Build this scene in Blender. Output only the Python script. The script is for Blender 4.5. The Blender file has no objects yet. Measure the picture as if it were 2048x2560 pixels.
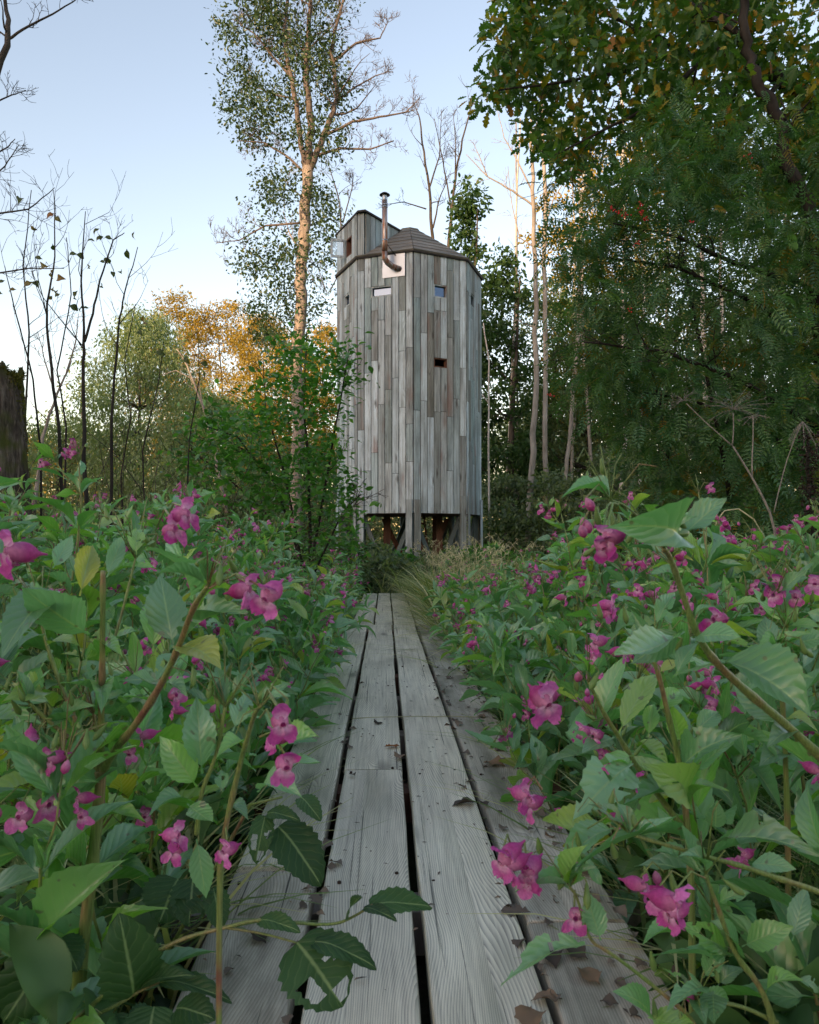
import bpy, math, random
import numpy as np
from mathutils import Vector, Matrix

# ------------------------------------------------------------------ camera, sky, sun, exposure
SC = bpy.context.scene
COL = SC.collection
F, HOR, CAMH = 1900.0, 1347.0, 0.72          # focal length and horizon row in photo pixels (2048 wide), eye height over the boards
SUN_EL, SUN_AZ = math.radians(8.0), math.radians(32.0)

cam_d = bpy.data.cameras.new('camera')
cam = bpy.data.objects.new('camera', cam_d)
COL.objects.link(cam)
cam.location = (0, 0, CAMH)
cam.rotation_euler = (math.radians(90), 0, 0)
cam_d.sensor_fit = 'HORIZONTAL'
cam_d.sensor_width = 36
cam_d.lens = F / 2048 * 36
cam_d.shift_y = (HOR - 1280) / 2048
cam_d.clip_start = 0.05
cam_d.clip_end = 2000
cam_d.dof.use_dof = True
cam_d.dof.focus_distance = 4.5
cam_d.dof.aperture_fstop = 20
SC.camera = cam

W = bpy.data.worlds.new('World')
SC.world = W
W.use_nodes = True
wn = W.node_tree
sky = wn.nodes.new('ShaderNodeTexSky')
sky.sky_type = 'NISHITA'
sky.sun_disc = False
sky.sun_elevation = SUN_EL
sky.sun_rotation = math.pi + SUN_AZ
sky.air_density = 1.0
sky.dust_density = 0.9
sky.ozone_density = 1.0
bg = wn.nodes['Background']
wb = wn.nodes.new('ShaderNodeMix')            # the camera's white balance, even over the whole sky
wb.data_type = 'RGBA'; wb.blend_type = 'MULTIPLY'
wb.inputs[0].default_value = 1.0
wb.inputs[7].default_value = (1.20, 0.95, 0.86, 1)
wn.links.new(sky.outputs[0], wb.inputs[6])
wn.links.new(wb.outputs[2], bg.inputs[0])
bg.inputs[1].default_value = 0.15

sun_vec = Vector((-math.sin(SUN_AZ) * math.cos(SUN_EL), -math.cos(SUN_AZ) * math.cos(SUN_EL), math.sin(SUN_EL)))
sl = bpy.data.lights.new('sun', 'SUN')
sl.energy = 2.3
sl.angle = math.radians(0.5)
sl.color = (1.0, 0.65, 0.36)
so = bpy.data.objects.new('sun', sl)
COL.objects.link(so)
so.rotation_euler = sun_vec.to_track_quat('Z', 'Y').to_euler()

SC.view_settings.view_transform = 'Standard'
SC.view_settings.look = 'None'
SC.view_settings.exposure = 1.8
SC.view_settings.gamma = 1.0
SC.view_settings.use_curve_mapping = False
SC.render.engine = 'CYCLES'
cy = SC.cycles
cy.use_denoising = True
cy.max_bounces = 6
cy.diffuse_bounces = 4
cy.glossy_bounces = 2
cy.transmission_bounces = 4
cy.transparent_max_bounces = 4
cy.caustics_reflective = False
cy.caustics_refractive = False

# ------------------------------------------------------------------ helpers
def at(px, py, d):
    return Vector(((px - 1024) / F * d, d, CAMH - (py - HOR) / F * d))
def av(x, y, d):                              # same for the 1725 px wide view of the photo
    return at(x * 1.18725, y * 1.18725, d)

def tag(o, label=None, cat=None, group=None, kind=None):
    if label: o['label'] = label
    if cat: o['category'] = cat
    if group: o['group'] = group
    if kind: o['kind'] = kind
    return o

def link(name, me, parent=None, M=None):
    o = bpy.data.objects.new(name, me)
    COL.objects.link(o)
    if parent is not None:                    # M is given in the world; keep the child's own matrix relative to its parent
        o.parent = parent
        o.matrix_basis = world_of(parent).inverted() @ (M if M is not None else Matrix.Identity(4))
    elif M is not None: o.matrix_basis = M
    return o

def world_of(o):
    m = o.matrix_basis.copy()
    while o.parent is not None:
        o = o.parent; m = o.matrix_basis @ m
    return m

def empty(name, loc, label, cat, group=None):
    o = bpy.data.objects.new(name, None)
    COL.objects.link(o)
    o.empty_display_size = 0.1
    o.location = loc
    return tag(o, label, cat, group)

def frame(x, zhint):
    """rotation matrix whose columns are x, y, z; z as near zhint as can be"""
    x = Vector(x).normalized()
    z = Vector(zhint) - x * x.dot(Vector(zhint))
    if z.length < 1e-5:
        z = x.orthogonal()
    z.normalize()
    y = z.cross(x)
    return Matrix((x, y, z)).transposed()

def mat4(rot, loc, s=(1, 1, 1)):
    m = rot.to_4x4() @ Matrix.Diagonal((s[0], s[1], s[2], 1))
    m.translation = loc
    return m

class MB:
    def __init__(s):
        s.v = []; s.f = []; s.r = []
    def add(s, vs, fs, rnd=0.0):
        n = len(s.v)
        s.v.extend([tuple(v) for v in vs])
        s.f.extend([tuple(i + n for i in f) for f in fs])
        s.r.extend([rnd] * len(fs))
    def tube(s, pts, rad, n=6, rnd=0.0, cap=True, jit=0.0, rng=None):
        pts = [Vector(p) for p in pts]
        m = len(pts)
        if not hasattr(rad, '__len__'): rad = [rad] * m
        vs = []; up = None
        for i, p in enumerate(pts):
            t = (pts[min(i + 1, m - 1)] - pts[max(i - 1, 0)])
            t = t.normalized() if t.length > 1e-9 else Vector((0, 0, 1))
            if up is None: up = t.orthogonal().normalized()
            a = up - t * up.dot(t)
            a = a.normalized() if a.length > 1e-6 else t.orthogonal().normalized()
            up = a; b = t.cross(a)
            for k in range(n):
                w = 2 * math.pi * k / n
                r = rad[i] * (1 + (rng.uniform(-jit, jit) if jit else 0))
                vs.append(p + a * (math.cos(w) * r) + b * (math.sin(w) * r))
        fs = []
        for i in range(m - 1):
            for k in range(n):
                k2 = (k + 1) % n
                fs.append((i * n + k, i * n + k2, (i + 1) * n + k2, (i + 1) * n + k))
        if cap:
            fs.append(tuple(range(n - 1, -1, -1)))
            fs.append(tuple((m - 1) * n + k for k in range(n)))
        s.add(vs, fs, rnd)
    def box(s, M, sx, sy, sz, rnd=0.0):
        vs = [M @ Vector((x * sx / 2, y * sy / 2, z * sz / 2)) for x in (-1, 1) for y in (-1, 1) for z in (-1, 1)]
        s.add(vs, [(0, 1, 3, 2), (4, 6, 7, 5), (0, 4, 5, 1), (2, 3, 7, 6), (0, 2, 6, 4), (1, 5, 7, 3)], rnd)
    def lathe(s, M, prof, n=12, rnd=0.0):
        """prof: (r, z) pairs round the local z axis"""
        vs = [M @ Vector((r * math.cos(2 * math.pi * k / n), r * math.sin(2 * math.pi * k / n), z)) for r, z in prof for k in range(n)]
        fs = []
        for i in range(len(prof) - 1):
            for k in range(n):
                k2 = (k + 1) % n
                fs.append((i * n + k, i * n + k2, (i + 1) * n + k2, (i + 1) * n + k))
        s.add(vs, fs, rnd)
    def mesh(s, name, mat, smooth=True):
        me = bpy.data.meshes.new(name)
        me.from_pydata(s.v, [], s.f)
        a = me.attributes.new('rnd', 'FLOAT', 'FACE')
        a.data.foreach_set('value', np.array(s.r, dtype=np.float32))
        if smooth: me.polygons.foreach_set('use_smooth', [True] * len(s.f))
        me.materials.append(mat)
        me.update()
        return me
    def obj(s, name, mat, parent=None, M=None, smooth=True):
        return link(name, s.mesh(name, mat, smooth), parent, M)

def box_mesh(name, sx, sy, sz, mat):
    b = MB(); b.box(Matrix.Identity(4), sx, sy, sz)
    return b.mesh(name, mat, False)

def scatter(name, T, pos, R, scl, rnd, mat):
    """one mesh of N copies of the leaf template T = (verts, faces, uvs)"""
    tv, tf, tuv = T
    pos = np.asarray(pos, dtype=np.float64); N = len(pos); k = len(tv)
    scl = np.asarray(scl, dtype=np.float64)
    if scl.ndim == 1: scl = np.repeat(scl[:, None], 3, 1)
    V = np.einsum('nij,nkj->nki', R, tv[None] * scl[:, None, :]) + pos[:, None, :]
    lv = np.concatenate([np.array(f) for f in tf]); ll = np.array([len(f) for f in tf])
    L = len(lv); nf = len(tf)
    me = bpy.data.meshes.new(name)
    me.vertices.add(N * k)
    me.vertices.foreach_set('co', V.astype(np.float32).ravel())
    me.loops.add(N * L)
    me.loops.foreach_set('vertex_index', (lv[None] + (np.arange(N) * k)[:, None]).astype(np.int32).ravel())
    me.polygons.add(N * nf)
    st = np.concatenate([[0], np.cumsum(ll)[:-1]])
    me.polygons.foreach_set('loop_start', (st[None] + (np.arange(N) * L)[:, None]).astype(np.int32).ravel())
    me.polygons.foreach_set('loop_total', np.tile(ll, N).astype(np.int32))
    me.polygons.foreach_set('use_smooth', np.ones(N * nf, dtype=bool))
    a = me.attributes.new('rnd', 'FLOAT', 'FACE')
    a.data.foreach_set('value', np.repeat(np.asarray(rnd, dtype=np.float32), nf))
    uv = me.uv_layers.new(name='UVMap')
    uv.data.foreach_set('uv', np.tile(tuv[lv], (N, 1)).astype(np.float32).ravel())
    me.materials.append(mat)
    me.update(calc_edges=True)
    return me

def frames_np(X, Z):
    X = X / np.linalg.norm(X, axis=1, keepdims=True)
    Z = Z - X * np.sum(X * Z, axis=1, keepdims=True)
    Z = Z / (np.linalg.norm(Z, axis=1, keepdims=True) + 1e-9)
    Y = np.cross(Z, X)
    return np.stack([X, Y, Z], axis=2)

# leaf templates: unit length along x, (verts, faces, uv) with uv = (along, across -1..1)
def T_simple():
    v = np.array([(0, 0, 0), (.3, .22, .05), (.68, .2, .04), (1, 0, -.04), (.68, -.2, .04), (.3, -.22, .05)], float)
    return v, [(0, 3, 2, 1), (0, 5, 4, 3)], np.array([(0, 0), (.3, 1), (.68, 1), (1, 0), (.68, -1), (.3, -1)], float)
def T_rhomb():
    v = np.array([(0, 0, 0), (.45, .2, .05), (1, 0, -.05), (.45, -.2, .05)], float)
    return v, [(0, 2, 1), (0, 3, 2)], np.array([(0, 0), (.45, 1), (1, 0), (.45, -1)], float)
def T_oak():
    h = [(.12, .05), (.22, .17), (.30, .09), (.42, .27), (.52, .14), (.64, .30), (.74, .16), (.88, .17)]
    v = [(0, 0, 0), (.5, 0, -.03), (1, 0, -.06)] + [(x, y, .16 * y) for x, y in h] + [(x, -y, .16 * y) for x, y in h]
    n = len(h)
    up = [0] + [1, 2] + list(range(3 + n - 1, 2, -1))
    dn = [0] + list(range(3 + n, 3 + 2 * n)) + [2, 1]
    v = np.array(v, float)
    return v, [tuple(up), tuple(dn)], np.stack([v[:, 0], np.clip(v[:, 1] * 3.4, -1, 1)], 1)
def T_pinnate(pairs=6):
    v = []; f = []
    def leaflet(p, d, L, w, z):
        n = len(v); d = np.array(d, float); d /= np.linalg.norm(d); s = np.array((-d[1], d[0], 0))
        p = np.array(p, float)
        v.extend([p, p + d * L * .45 + s * w + (0, 0, z), p + d * L + (0, 0, -z * 2), p + d * L * .45 - s * w + (0, 0, z)])
        f.append((n, n + 2, n + 1)); f.append((n, n + 3, n + 2))
    for i in range(pairs):
        x = .22 + .68 * i / (pairs - 1); L = .30 * (1 - .25 * abs(i - 2.2) / pairs * 2)
        for sgn in (-1, 1): leaflet((x, 0, -.25 * x * x), (.45, sgn, -.1), L, L * .16, .02)
    leaflet((.92, 0, -.22), (1, 0, -.4), .26, .045, .02)
    n = len(v)
    v.extend([np.array((0, .008, 0)), np.array((0, -.008, 0)), np.array((.5, -.006, -.065)), np.array((.5, .006, -.065)), np.array((.95, 0, -.23))])
    f.append((n, n + 1, n + 2, n + 3)); f.append((n + 3, n + 2, n + 4))
    v = np.array(v)
    return v, f, np.stack([v[:, 0], v[:, 1]], 1)
def T_lance(n=12, arch=.12, fold=.35, wob=.02, ph=0.0, twist=0.0, cols=(-1, -.5, 0, .5, 1), serr=.05):
    """balsam leaf: short stalk, lance-ovate blade, toothed edge; unit width too"""
    v = []; uv = []; m = len(cols)
    for i in range(n + 1):
        u = i / n
        if u < .10: w = .035
        else:
            q = (u - .10) / .90
            w = (1 - ((q - .40) / .60) ** 2) ** 1.15 if q > .40 else (1 - ((.40 - q) / .40) ** 2) ** .8
            w = max(w, .03) * (1 - .22 * q ** 4) * .5
            w *= 1 + serr * (1 if i % 2 else -1)
        if i == n: w = .004
        for c in cols:
            tw = twist * (u - .3)
            y = c * w; z = arch * 4 * u * (1 - u) + fold * abs(y) * .6 + wob * math.sin(u * 11 + ph + c) * abs(c)
            yy = y * math.cos(tw) - 0.3 * abs(c) * 0; zz = z + y * math.sin(tw)
            v.append((u, yy, zz)); uv.append((u, c))
    f = [(i * m + j, (i + 1) * m + j, (i + 1) * m + j + 1, i * m + j + 1) for i in range(n) for j in range(m - 1)]
    return np.array(v), f, np.array(uv, float)
def T_blade(n=5, bend=.6):
    v = []; uv = []
    for i in range(n + 1):
        u = i / n; w = .012 * (1 - u ** 2 * .92)
        x = u * (1 - .3 * bend * u); z = -bend * u * u * .8
        v += [(x, w, z), (x, -w, z)]; uv += [(u, 1), (u, -1)]
    f = [(2 * i, 2 * i + 1, 2 * i + 3, 2 * i + 2) for i in range(n)]
    return np.array(v), f, np.array(uv, float)

def template_mesh(name, T, mat):
    return scatter(name, T, np.zeros((1, 3)), np.eye(3)[None], np.ones(1), [0.0], mat)

# ------------------------------------------------------------------ materials
class G:
    def __init__(s, name):
        s.m = bpy.data.materials.new(name); s.m.use_nodes = True
        s.t = s.m.node_tree; s.t.nodes.clear()
        s.out = s.t.nodes.new('ShaderNodeOutputMaterial')
    def n(s, typ, p=None, o=0, **kw):
        nd = s.t.nodes.new('ShaderNode' + typ)
        for k, v in (p or {}).items(): setattr(nd, k, v)
        for k, v in kw.items():
            i = int(k[1:]) if k[0] == 'i' and k[1:].isdigit() else k.replace('_', ' ')
            if isinstance(v, bpy.types.NodeSocket): s.t.links.new(v, nd.inputs[i])
            else:
                if isinstance(v, (tuple, list)) and len(v) == 3 and nd.inputs[i].type == 'RGBA': v = (*v, 1)
                nd.inputs[i].default_value = v
        return nd.outputs[o]
    def math(s, op, a, b=0.0, c=0.0, clamp=False): return s.n('Math', {'operation': op, 'use_clamp': clamp}, i0=a, i1=b, i2=c)
    def ramp(s, fac, stops, interp='LINEAR'):
        nd = s.t.nodes.new('ShaderNodeValToRGB'); cr = nd.color_ramp; cr.interpolation = interp
        while len(cr.elements) < len(stops): cr.elements.new(.5)
        for e, (p, c) in zip(cr.elements, stops): e.position = p; e.color = (*c, 1) if len(c) == 3 else c
        s.t.links.new(fac, nd.inputs[0])
        return nd.outputs[0]
    def mix(s, fac, a, b, mode='MIX'): 
        nd = s.t.nodes.new('ShaderNodeMix'); nd.data_type = 'RGBA'; nd.blend_type = mode
        for i, v in ((0, fac), (6, a), (7, b)):
            if isinstance(v, bpy.types.NodeSocket): s.t.links.new(v, nd.inputs[i])
            else: nd.inputs[i].default_value = v if i == 0 else (*v, 1)
        return nd.outputs[2]
    def maprange(s, v, a, b, c=0.0, d=1.0): return s.n('MapRange', None, 0, i0=v, i1=a, i2=b, i3=c, i4=d)
    def rnd(s):
        a = s.n('Attribute', {'attribute_name': 'rnd'}, 2)
        return s.math('FRACT', s.math('ADD', a, s.n('ObjectInfo', None, 5)))
    def coord(s, which=3): return s.n('TexCoord', None, which)
    def scale(s, vec, xyz, off=None):
        return s.n('Mapping', None, 0, Vector=vec, Scale=xyz, **({'Location': off} if off is not None else {}))
    def offset_by_random(s, vec, k=37.0):
        r = s.n('ObjectInfo', None, 5)
        c = s.n('CombineXYZ', None, 0, X=s.math('MULTIPLY', r, k), Y=s.math('MULTIPLY', r, k * 1.7), Z=s.math('MULTIPLY', r, k * .6))
        return s.n('VectorMath', {'operation': 'ADD'}, 0, i0=vec, i1=c)
    def bump(s, h, strength=.3, dist=.01): return s.n('Bump', None, 0, Strength=strength, Distance=dist, Height=h)
    def principled(s, **kw): return s.n('BsdfPrincipled', None, 0, **kw)
    def done(s, shader):
        s.t.links.new(shader, s.out.inputs[0]); return s.m

def leaf_mat(name, stops, trans=.35, rough=.42, spec=.35, veins=0, under=.0, tcol=None, spots=0.0, bloom=0.0):
    g = G(name)
    col = g.ramp(g.rnd(), stops)
    nz = g.n('TexNoise', None, 0, Vector=g.n('NewGeometry', None, 0), Scale=9.0, Detail=2.0)
    col = g.mix(.35, col, g.ramp(nz, [(.3, (.55, .55, .55)), (.7, (1.35, 1.35, 1.35))]), 'MULTIPLY')
    kw = {}
    if veins:
        uv = g.n('Attribute', {'attribute_name': 'UVMap'}, 1)
        sep = g.t.nodes.new('ShaderNodeSeparateXYZ'); g.t.links.new(uv, sep.inputs[0])
        av_ = g.math('ABSOLUTE', sep.outputs[1])
        ph = g.math('SUBTRACT', g.math('MULTIPLY', sep.outputs[0], float(veins)), g.math('MULTIPLY', av_, 2.2))
        tri = g.math('PINGPONG', ph, .5)
        lat = g.maprange(tri, .0, .11, 1.0, 0.0)
        mid = g.maprange(av_, .02, .075, 1.0, 0.0)
        v = g.math('MAXIMUM', g.math('MULTIPLY', lat, .2), mid)
        bulge = g.math('SUBTRACT', g.math('SINE', g.math('MULTIPLY', tri, 3.14)), g.math('MULTIPLY', v, .5))
        col = g.mix(g.math('MULTIPLY', v, .6), col, (.30, .42, .20))
        if spots:
            s1 = g.n('TexNoise', None, 0, Vector=g.n('NewGeometry', None, 0), Scale=55.0, Detail=1.0)
            col = g.mix(g.maprange(s1, .70, .74, 0.0, spots), col, (.10, .07, .03))
        kw['Normal'] = g.bump(bulge, .28, .004)
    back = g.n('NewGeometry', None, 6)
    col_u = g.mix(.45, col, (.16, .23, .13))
    top = g.mix(bloom, col, (.31, .55, .29)) if bloom else col       # bloom: sky sheen painted in as a lighter upper side
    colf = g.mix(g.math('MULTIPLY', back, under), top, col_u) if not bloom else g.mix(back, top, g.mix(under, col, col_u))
    b = g.principled(Base_Color=colf, Roughness=rough, **{'Specular_IOR_Level': spec, 'Coat_Weight': .6 if spec > .7 else 0.0, 'Coat_Roughness': .24}, **kw)
    tc = g.mix(1.0, col, tcol or (1.5, 1.7, .55), 'MULTIPLY')
    t = g.n('BsdfTranslucent', None, 0, Color=tc, **({'Normal': kw['Normal']} if kw else {}))
    return g.done(g.n('MixShader', None, 0, i0=trans, i1=b, i2=t))

def bark_mat(name, stops, sc=(14, 14, 2.2), strength=.6, moss=None, moss_cut=.52, rough=.9):
    g = G(name)
    v = g.offset_by_random(g.coord(3))
    n1 = g.n('TexNoise', None, 0, Vector=g.scale(v, sc), Scale=1.0, Detail=6.0, Roughness=.65)
    n2 = g.n('TexNoise', None, 0, Vector=v, Scale=2.3, Detail=3.0)
    f = g.math('ADD', g.math('MULTIPLY', n1, .7), g.math('MULTIPLY', n2, .3))
    col = g.ramp(f, stops)
    if moss:
        n3 = g.n('TexNoise', None, 0, Vector=v, Scale=3.5, Detail=5.0)
        col = g.mix(g.maprange(n3, moss_cut, moss_cut + .12), col, moss)
    return g.done(g.principled(Base_Color=col, Roughness=rough, Normal=g.bump(n1, strength, .03), **{'Specular_IOR_Level': .2}))

def plank_mat(name, palette, along, ringscale=26.0, dirt=0.0, streak=0.0, stain=None, stain_amt=0.0, grain_depth=.5, crack=.6, rough=.75, knot=1.0, ks=1.0, spec=.3, cut=.665, crl=.8, gc=.62):
    """weathered board; 'along' is the board's local long axis index"""
    g = G(name)
    oc = g.offset_by_random(g.coord(3), 9.0)
    k = [9.0, 9.0, 9.0]; k[along] = .55
    lo = [2.2, 2.2, 2.2]; lo[along] = .9
    # knots pull the rings aside
    kv = [5.5, 5.5, 5.5]; kv[along] = 1.6
    vor = g.n('TexVoronoi', {'feature': 'F1'}, 0, Vector=g.scale(oc, tuple(kv)), Scale=1.0)
    kn = g.maprange(vor, .0, .30, 1.0, 0.0)
    kn = g.math('POWER', kn, 1.6)
    warp = g.n('TexNoise', None, 0, Vector=g.scale(oc, tuple(lo)), Scale=1.0, Detail=2.0)
    fine = g.n('TexNoise', None, 0, Vector=g.scale(oc, tuple(x * 14 if i != along else 3.0 for i, x in enumerate(k))), Scale=1.0, Detail=4.0, Roughness=.6)
    sep = g.t.nodes.new('ShaderNodeSeparateXYZ'); g.t.links.new(g.coord(3), sep.inputs[0])
    ax = [i for i in range(3) if i != along]
    rr = g.n('ObjectInfo', None, 5)
    cross = g.math('ADD', sep.outputs[ax[0]], sep.outputs[ax[1]])
    cc = g.math('ADD', cross, g.math('MULTIPLY', g.math('SUBTRACT', rr, .5), .08))
    r = g.math('ADD', g.math('ABSOLUTE', cc), g.math('MULTIPLY', warp, .30))
    r = g.math('ADD', r, g.math('MULTIPLY', kn, .055))
    ring = g.math('FRACT', g.math('MULTIPLY', r, ringscale * 5))
    ring = g.math('ADD', g.math('MULTIPLY', ring, .62), g.math('MULTIPLY', g.maprange(fine, .28, .72), .42))
    big = g.n('TexNoise', None, 0, Vector=g.scale(oc, tuple(1.5 if i == along else 7.0 for i in range(3))), Scale=1.0, Detail=5.0)
    pal = g.ramp(rr, palette, 'LINEAR')
    col = g.mix(1.0, pal, g.ramp(ring, [(.12, (gc, gc, gc * .98)), (.34, (.5 + gc / 2, .5 + gc / 2, .5 + gc / 2)), (.6, (1.03, 1.03, 1.02)), (.95, (1.28, 1.28, 1.26))]), 'MULTIPLY')
    col = g.mix(.9, col, g.ramp(big, [(.25, (.5, .5, .48)), (.5, (1, 1, 1)), (.75, (1.3, 1.32, 1.33))]), 'MULTIPLY')
    if stain:
        st = g.n('TexNoise', None, 0, Vector=g.scale(oc, tuple(.9 if i == along else 5.0 for i in range(3)), (7, 3, 1)), Scale=1.0, Detail=3.0)
        col = g.mix(g.maprange(st, .60, .72, 0.0, stain_amt), col, stain)
    if dirt:        # trodden soil and algae
        d1 = g.n('TexNoise', None, 0, Vector=g.scale(oc, tuple(2.2 if i == along else 6.0 for i in range(3)), (1, 5, 2)), Scale=1.0, Detail=7.0, Roughness=.7)
        col = g.mix(g.maprange(d1, .42, .70, 0.0, dirt), col, (.075, .075, .055))
    if streak:      # dark rain streaks down the board
        d2 = g.n('TexNoise', None, 0, Vector=g.scale(oc, tuple(.7 if i == along else 42.0 for i in range(3)), (3, 1, 8)), Scale=1.0, Detail=4.0)
        col = g.mix(g.maprange(d2, .50, .66, 0.0, streak), col, (.085, .085, .08))
    kcore = g.maprange(vor, .03 * ks, .085 * ks, knot, 0.0)
    col = g.mix(g.math('MULTIPLY', kcore, .75), col, (.05, .045, .04))
    cr = g.n('TexNoise', None, 0, Vector=g.scale(oc, tuple(crl if i == along else 125.0 for i in range(3)), (2, 9, 4)), Scale=1.0, Detail=3.0, Roughness=.6)
    ck = g.maprange(cr, cut, cut + .035, 0.0, crack)
    col = g.mix(ck, col, (.03, .03, .028))
    h = g.math('SUBTRACT', ring, g.math('MULTIPLY', ck, 1.6))
    return g.done(g.principled(Base_Color=col, Roughness=rough, Normal=g.bump(h, grain_depth, .003), **{'Specular_IOR_Level': spec}))

def plain_mat(name, col, rough=.8, metal=0.0, noise=.3, nscale=12.0, spec=.3):
    g = G(name)
    nz = g.n('TexNoise', None, 0, Vector=g.offset_by_random(g.coord(3)), Scale=nscale, Detail=5.0)
    c = g.mix(noise, col, g.ramp(nz, [(.25, (.35, .35, .35)), (.75, (1.6, 1.6, 1.6))]), 'MULTIPLY')
    return g.done(g.principled(Base_Color=c, Roughness=rough, Metallic=metal, Normal=g.bump(nz, .25, .004), **{'Specular_IOR_Level': spec}))

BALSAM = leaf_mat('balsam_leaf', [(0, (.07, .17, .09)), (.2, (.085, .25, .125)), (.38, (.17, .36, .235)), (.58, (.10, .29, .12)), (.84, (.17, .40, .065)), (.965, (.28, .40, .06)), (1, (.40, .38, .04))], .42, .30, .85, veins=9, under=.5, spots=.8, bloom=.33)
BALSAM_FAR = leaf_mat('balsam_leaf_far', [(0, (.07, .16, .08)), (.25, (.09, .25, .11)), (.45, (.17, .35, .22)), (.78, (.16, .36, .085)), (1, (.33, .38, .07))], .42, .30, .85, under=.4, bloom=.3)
SHRUB = leaf_mat('shrub_leaf', [(0, (.05, .15, .035)), (.6, (.08, .23, .05)), (1, (.13, .30, .06))], .42, .35, .6)
ALDER = leaf_mat('alder_leaf', [(0, (.025, .065, .025)), (.6, (.05, .105, .035)), (1, (.09, .15, .04))], .35, .5, .3)
DARKWOOD = leaf_mat('woodland_leaf', [(0, (.08, .125, .07)), (.6, (.125, .18, .10)), (1, (.19, .24, .10))], .3, .5, .3)
WILLOW = leaf_mat('willow_leaf', [(0, (.14, .20, .11)), (.6, (.19, .26, .14)), (1, (.27, .32, .14))], .35, .55, .3)
BIRCHY = leaf_mat('yellow_leaf', [(0, (.18, .17, .035)), (.5, (.34, .26, .045)), (1, (.44, .30, .045))], .4, .55, .3, tcol=(1.4, 1.3, .6))
IVY = leaf_mat('ivy_leaf', [(0, (.022, .055, .024)), (.6, (.038, .078, .03)), (1, (.06, .095, .032))], .18, .4, .4)
OAK = leaf_mat('oak_leaf', [(0, (.045, .115, .036)), (.5, (.08, .175, .046)), (.78, (.13, .21, .04)), (.89, (.28, .24, .03)), (.97, (.34, .20, .03)), (1, (.30, .13, .03))], .4, .42, .4)
ROWAN = leaf_mat('rowan_leaf', [(0, (.045, .115, .06)), (.55, (.072, .165, .075)), (.9, (.10, .19, .06)), (.97, (.15, .14, .025)), (1, (.26, .15, .02))], .38, .42, .4)
GRASS = leaf_mat('grass_blade', [(0, (.12, .20, .07)), (.45, (.21, .28, .11)), (.75, (.38, .39, .19)), (1, (.56, .53, .31))], .3, .5, .3)
STRAW = leaf_mat('straw', [(0, (.40, .39, .22)), (.5, (.56, .54, .34)), (1, (.68, .64, .44))], .3, .6, .2, tcol=(1.2, 1.15, .9))
DEADLEAF = leaf_mat('dead_leaf', [(0, (.05, .042, .036)), (.4, (.12, .10, .085)), (.8, (.20, .17, .14)), (1, (.24, .16, .10))], .15, .7, .2, tcol=(1.1, .9, .6))
FERN = leaf_mat('fern_frond', [(0, (.05, .12, .025)), (1, (.09, .18, .04))], .35, .5, .3)

g = G('balsam_stem')
_oc = g.n('NewGeometry', None, 0)
_n = g.n('TexNoise', None, 0, Vector=_oc, Scale=14.0, Detail=3.0)
_n2 = g.n('TexNoise', None, 0, Vector=g.scale(_oc, (420, 420, 14)), Scale=1.0, Detail=3.0)
_c = g.ramp(_n, [(.3, (.12, .21, .05)), (.5, (.18, .23, .07)), (.62, (.23, .17, .08)), (.74, (.20, .09, .065))])
_c = g.mix(.55, _c, g.ramp(_n2, [(.35, (.45, .45, .4)), (.65, (1.35, 1.35, 1.3))]), 'MULTIPLY')
STEM = g.done(g.principled(Base_Color=_c, Roughness=.42, Normal=g.bump(_n2, .5, .002), **{'Specular_IOR_Level': .4}))

def petal_mat(name, c0, c1, throat):
    g = G(name)
    oc = g.coord(3)
    ln = g.n('VectorMath', {'operation': 'LENGTH'}, 1, i0=oc)
    rr = g.n('ObjectInfo', None, 5)
    base = g.mix(rr, c0, c1)
    col = g.mix(g.maprange(ln, .006, .016, .75, 0.0), base, throat)
    nz = g.n('TexNoise', None, 0, Vector=oc, Scale=260.0, Detail=3.0)
    col = g.mix(.5, col, g.ramp(nz, [(.3, (.7, .55, .65)), (.7, (1.25, 1.25, 1.25))]), 'MULTIPLY')
    b = g.principled(Base_Color=col, Roughness=.5, Normal=g.bump(nz, .3, .0015), **{'Specular_IOR_Level': .25})
    t = g.n('BsdfTranslucent', None, 0, Color=col)
    return g.done(g.n('MixShader', None, 0, i0=.4, i1=b, i2=t))
PETAL = petal_mat('balsam_petal', (.52, .06, .33), (.74, .22, .56), (.92, .74, .85))
POUCH = petal_mat('balsam_pouch', (.42, .04, .22), (.62, .13, .42), (.70, .35, .52))
POD = plain_mat('seed_pod', (.13, .22, .06), .45, 0, .3, 60)

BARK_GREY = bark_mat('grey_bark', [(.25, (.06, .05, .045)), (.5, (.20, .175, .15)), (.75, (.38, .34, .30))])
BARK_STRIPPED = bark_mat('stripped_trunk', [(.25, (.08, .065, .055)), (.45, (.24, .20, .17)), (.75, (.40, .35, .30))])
BARK_LIMB_SHADED = bark_mat('shaded_limb_bark', [(.25, (.04, .035, .03)), (.5, (.12, .10, .09)), (.75, (.22, .19, .17))])  # shade on the tall tree's upper limbs, painted in as darker bark
DRYSTALK = plain_mat('dry_stalk', (.24, .215, .185), .8, 0, .5, 40)
BARK_DARK = bark_mat('dark_bark', [(.3, (.012, .011, .01)), (.7, (.06, .052, .045))])
BARK_TWIG = bark_mat('twig_bark', [(.3, (.035, .03, .026)), (.7, (.11, .095, .08))])
BARK_DEAD = bark_mat('dead_wood', [(.25, (.10, .085, .07)), (.5, (.30, .27, .235)), (.78, (.48, .45, .41))])
BARK_BIRCH = bark_mat('birch_bark', [(.2, (.05, .045, .04)), (.42, (.40, .37, .33)), (.7, (.62, .58, .53))], (4, 4, 9))
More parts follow.
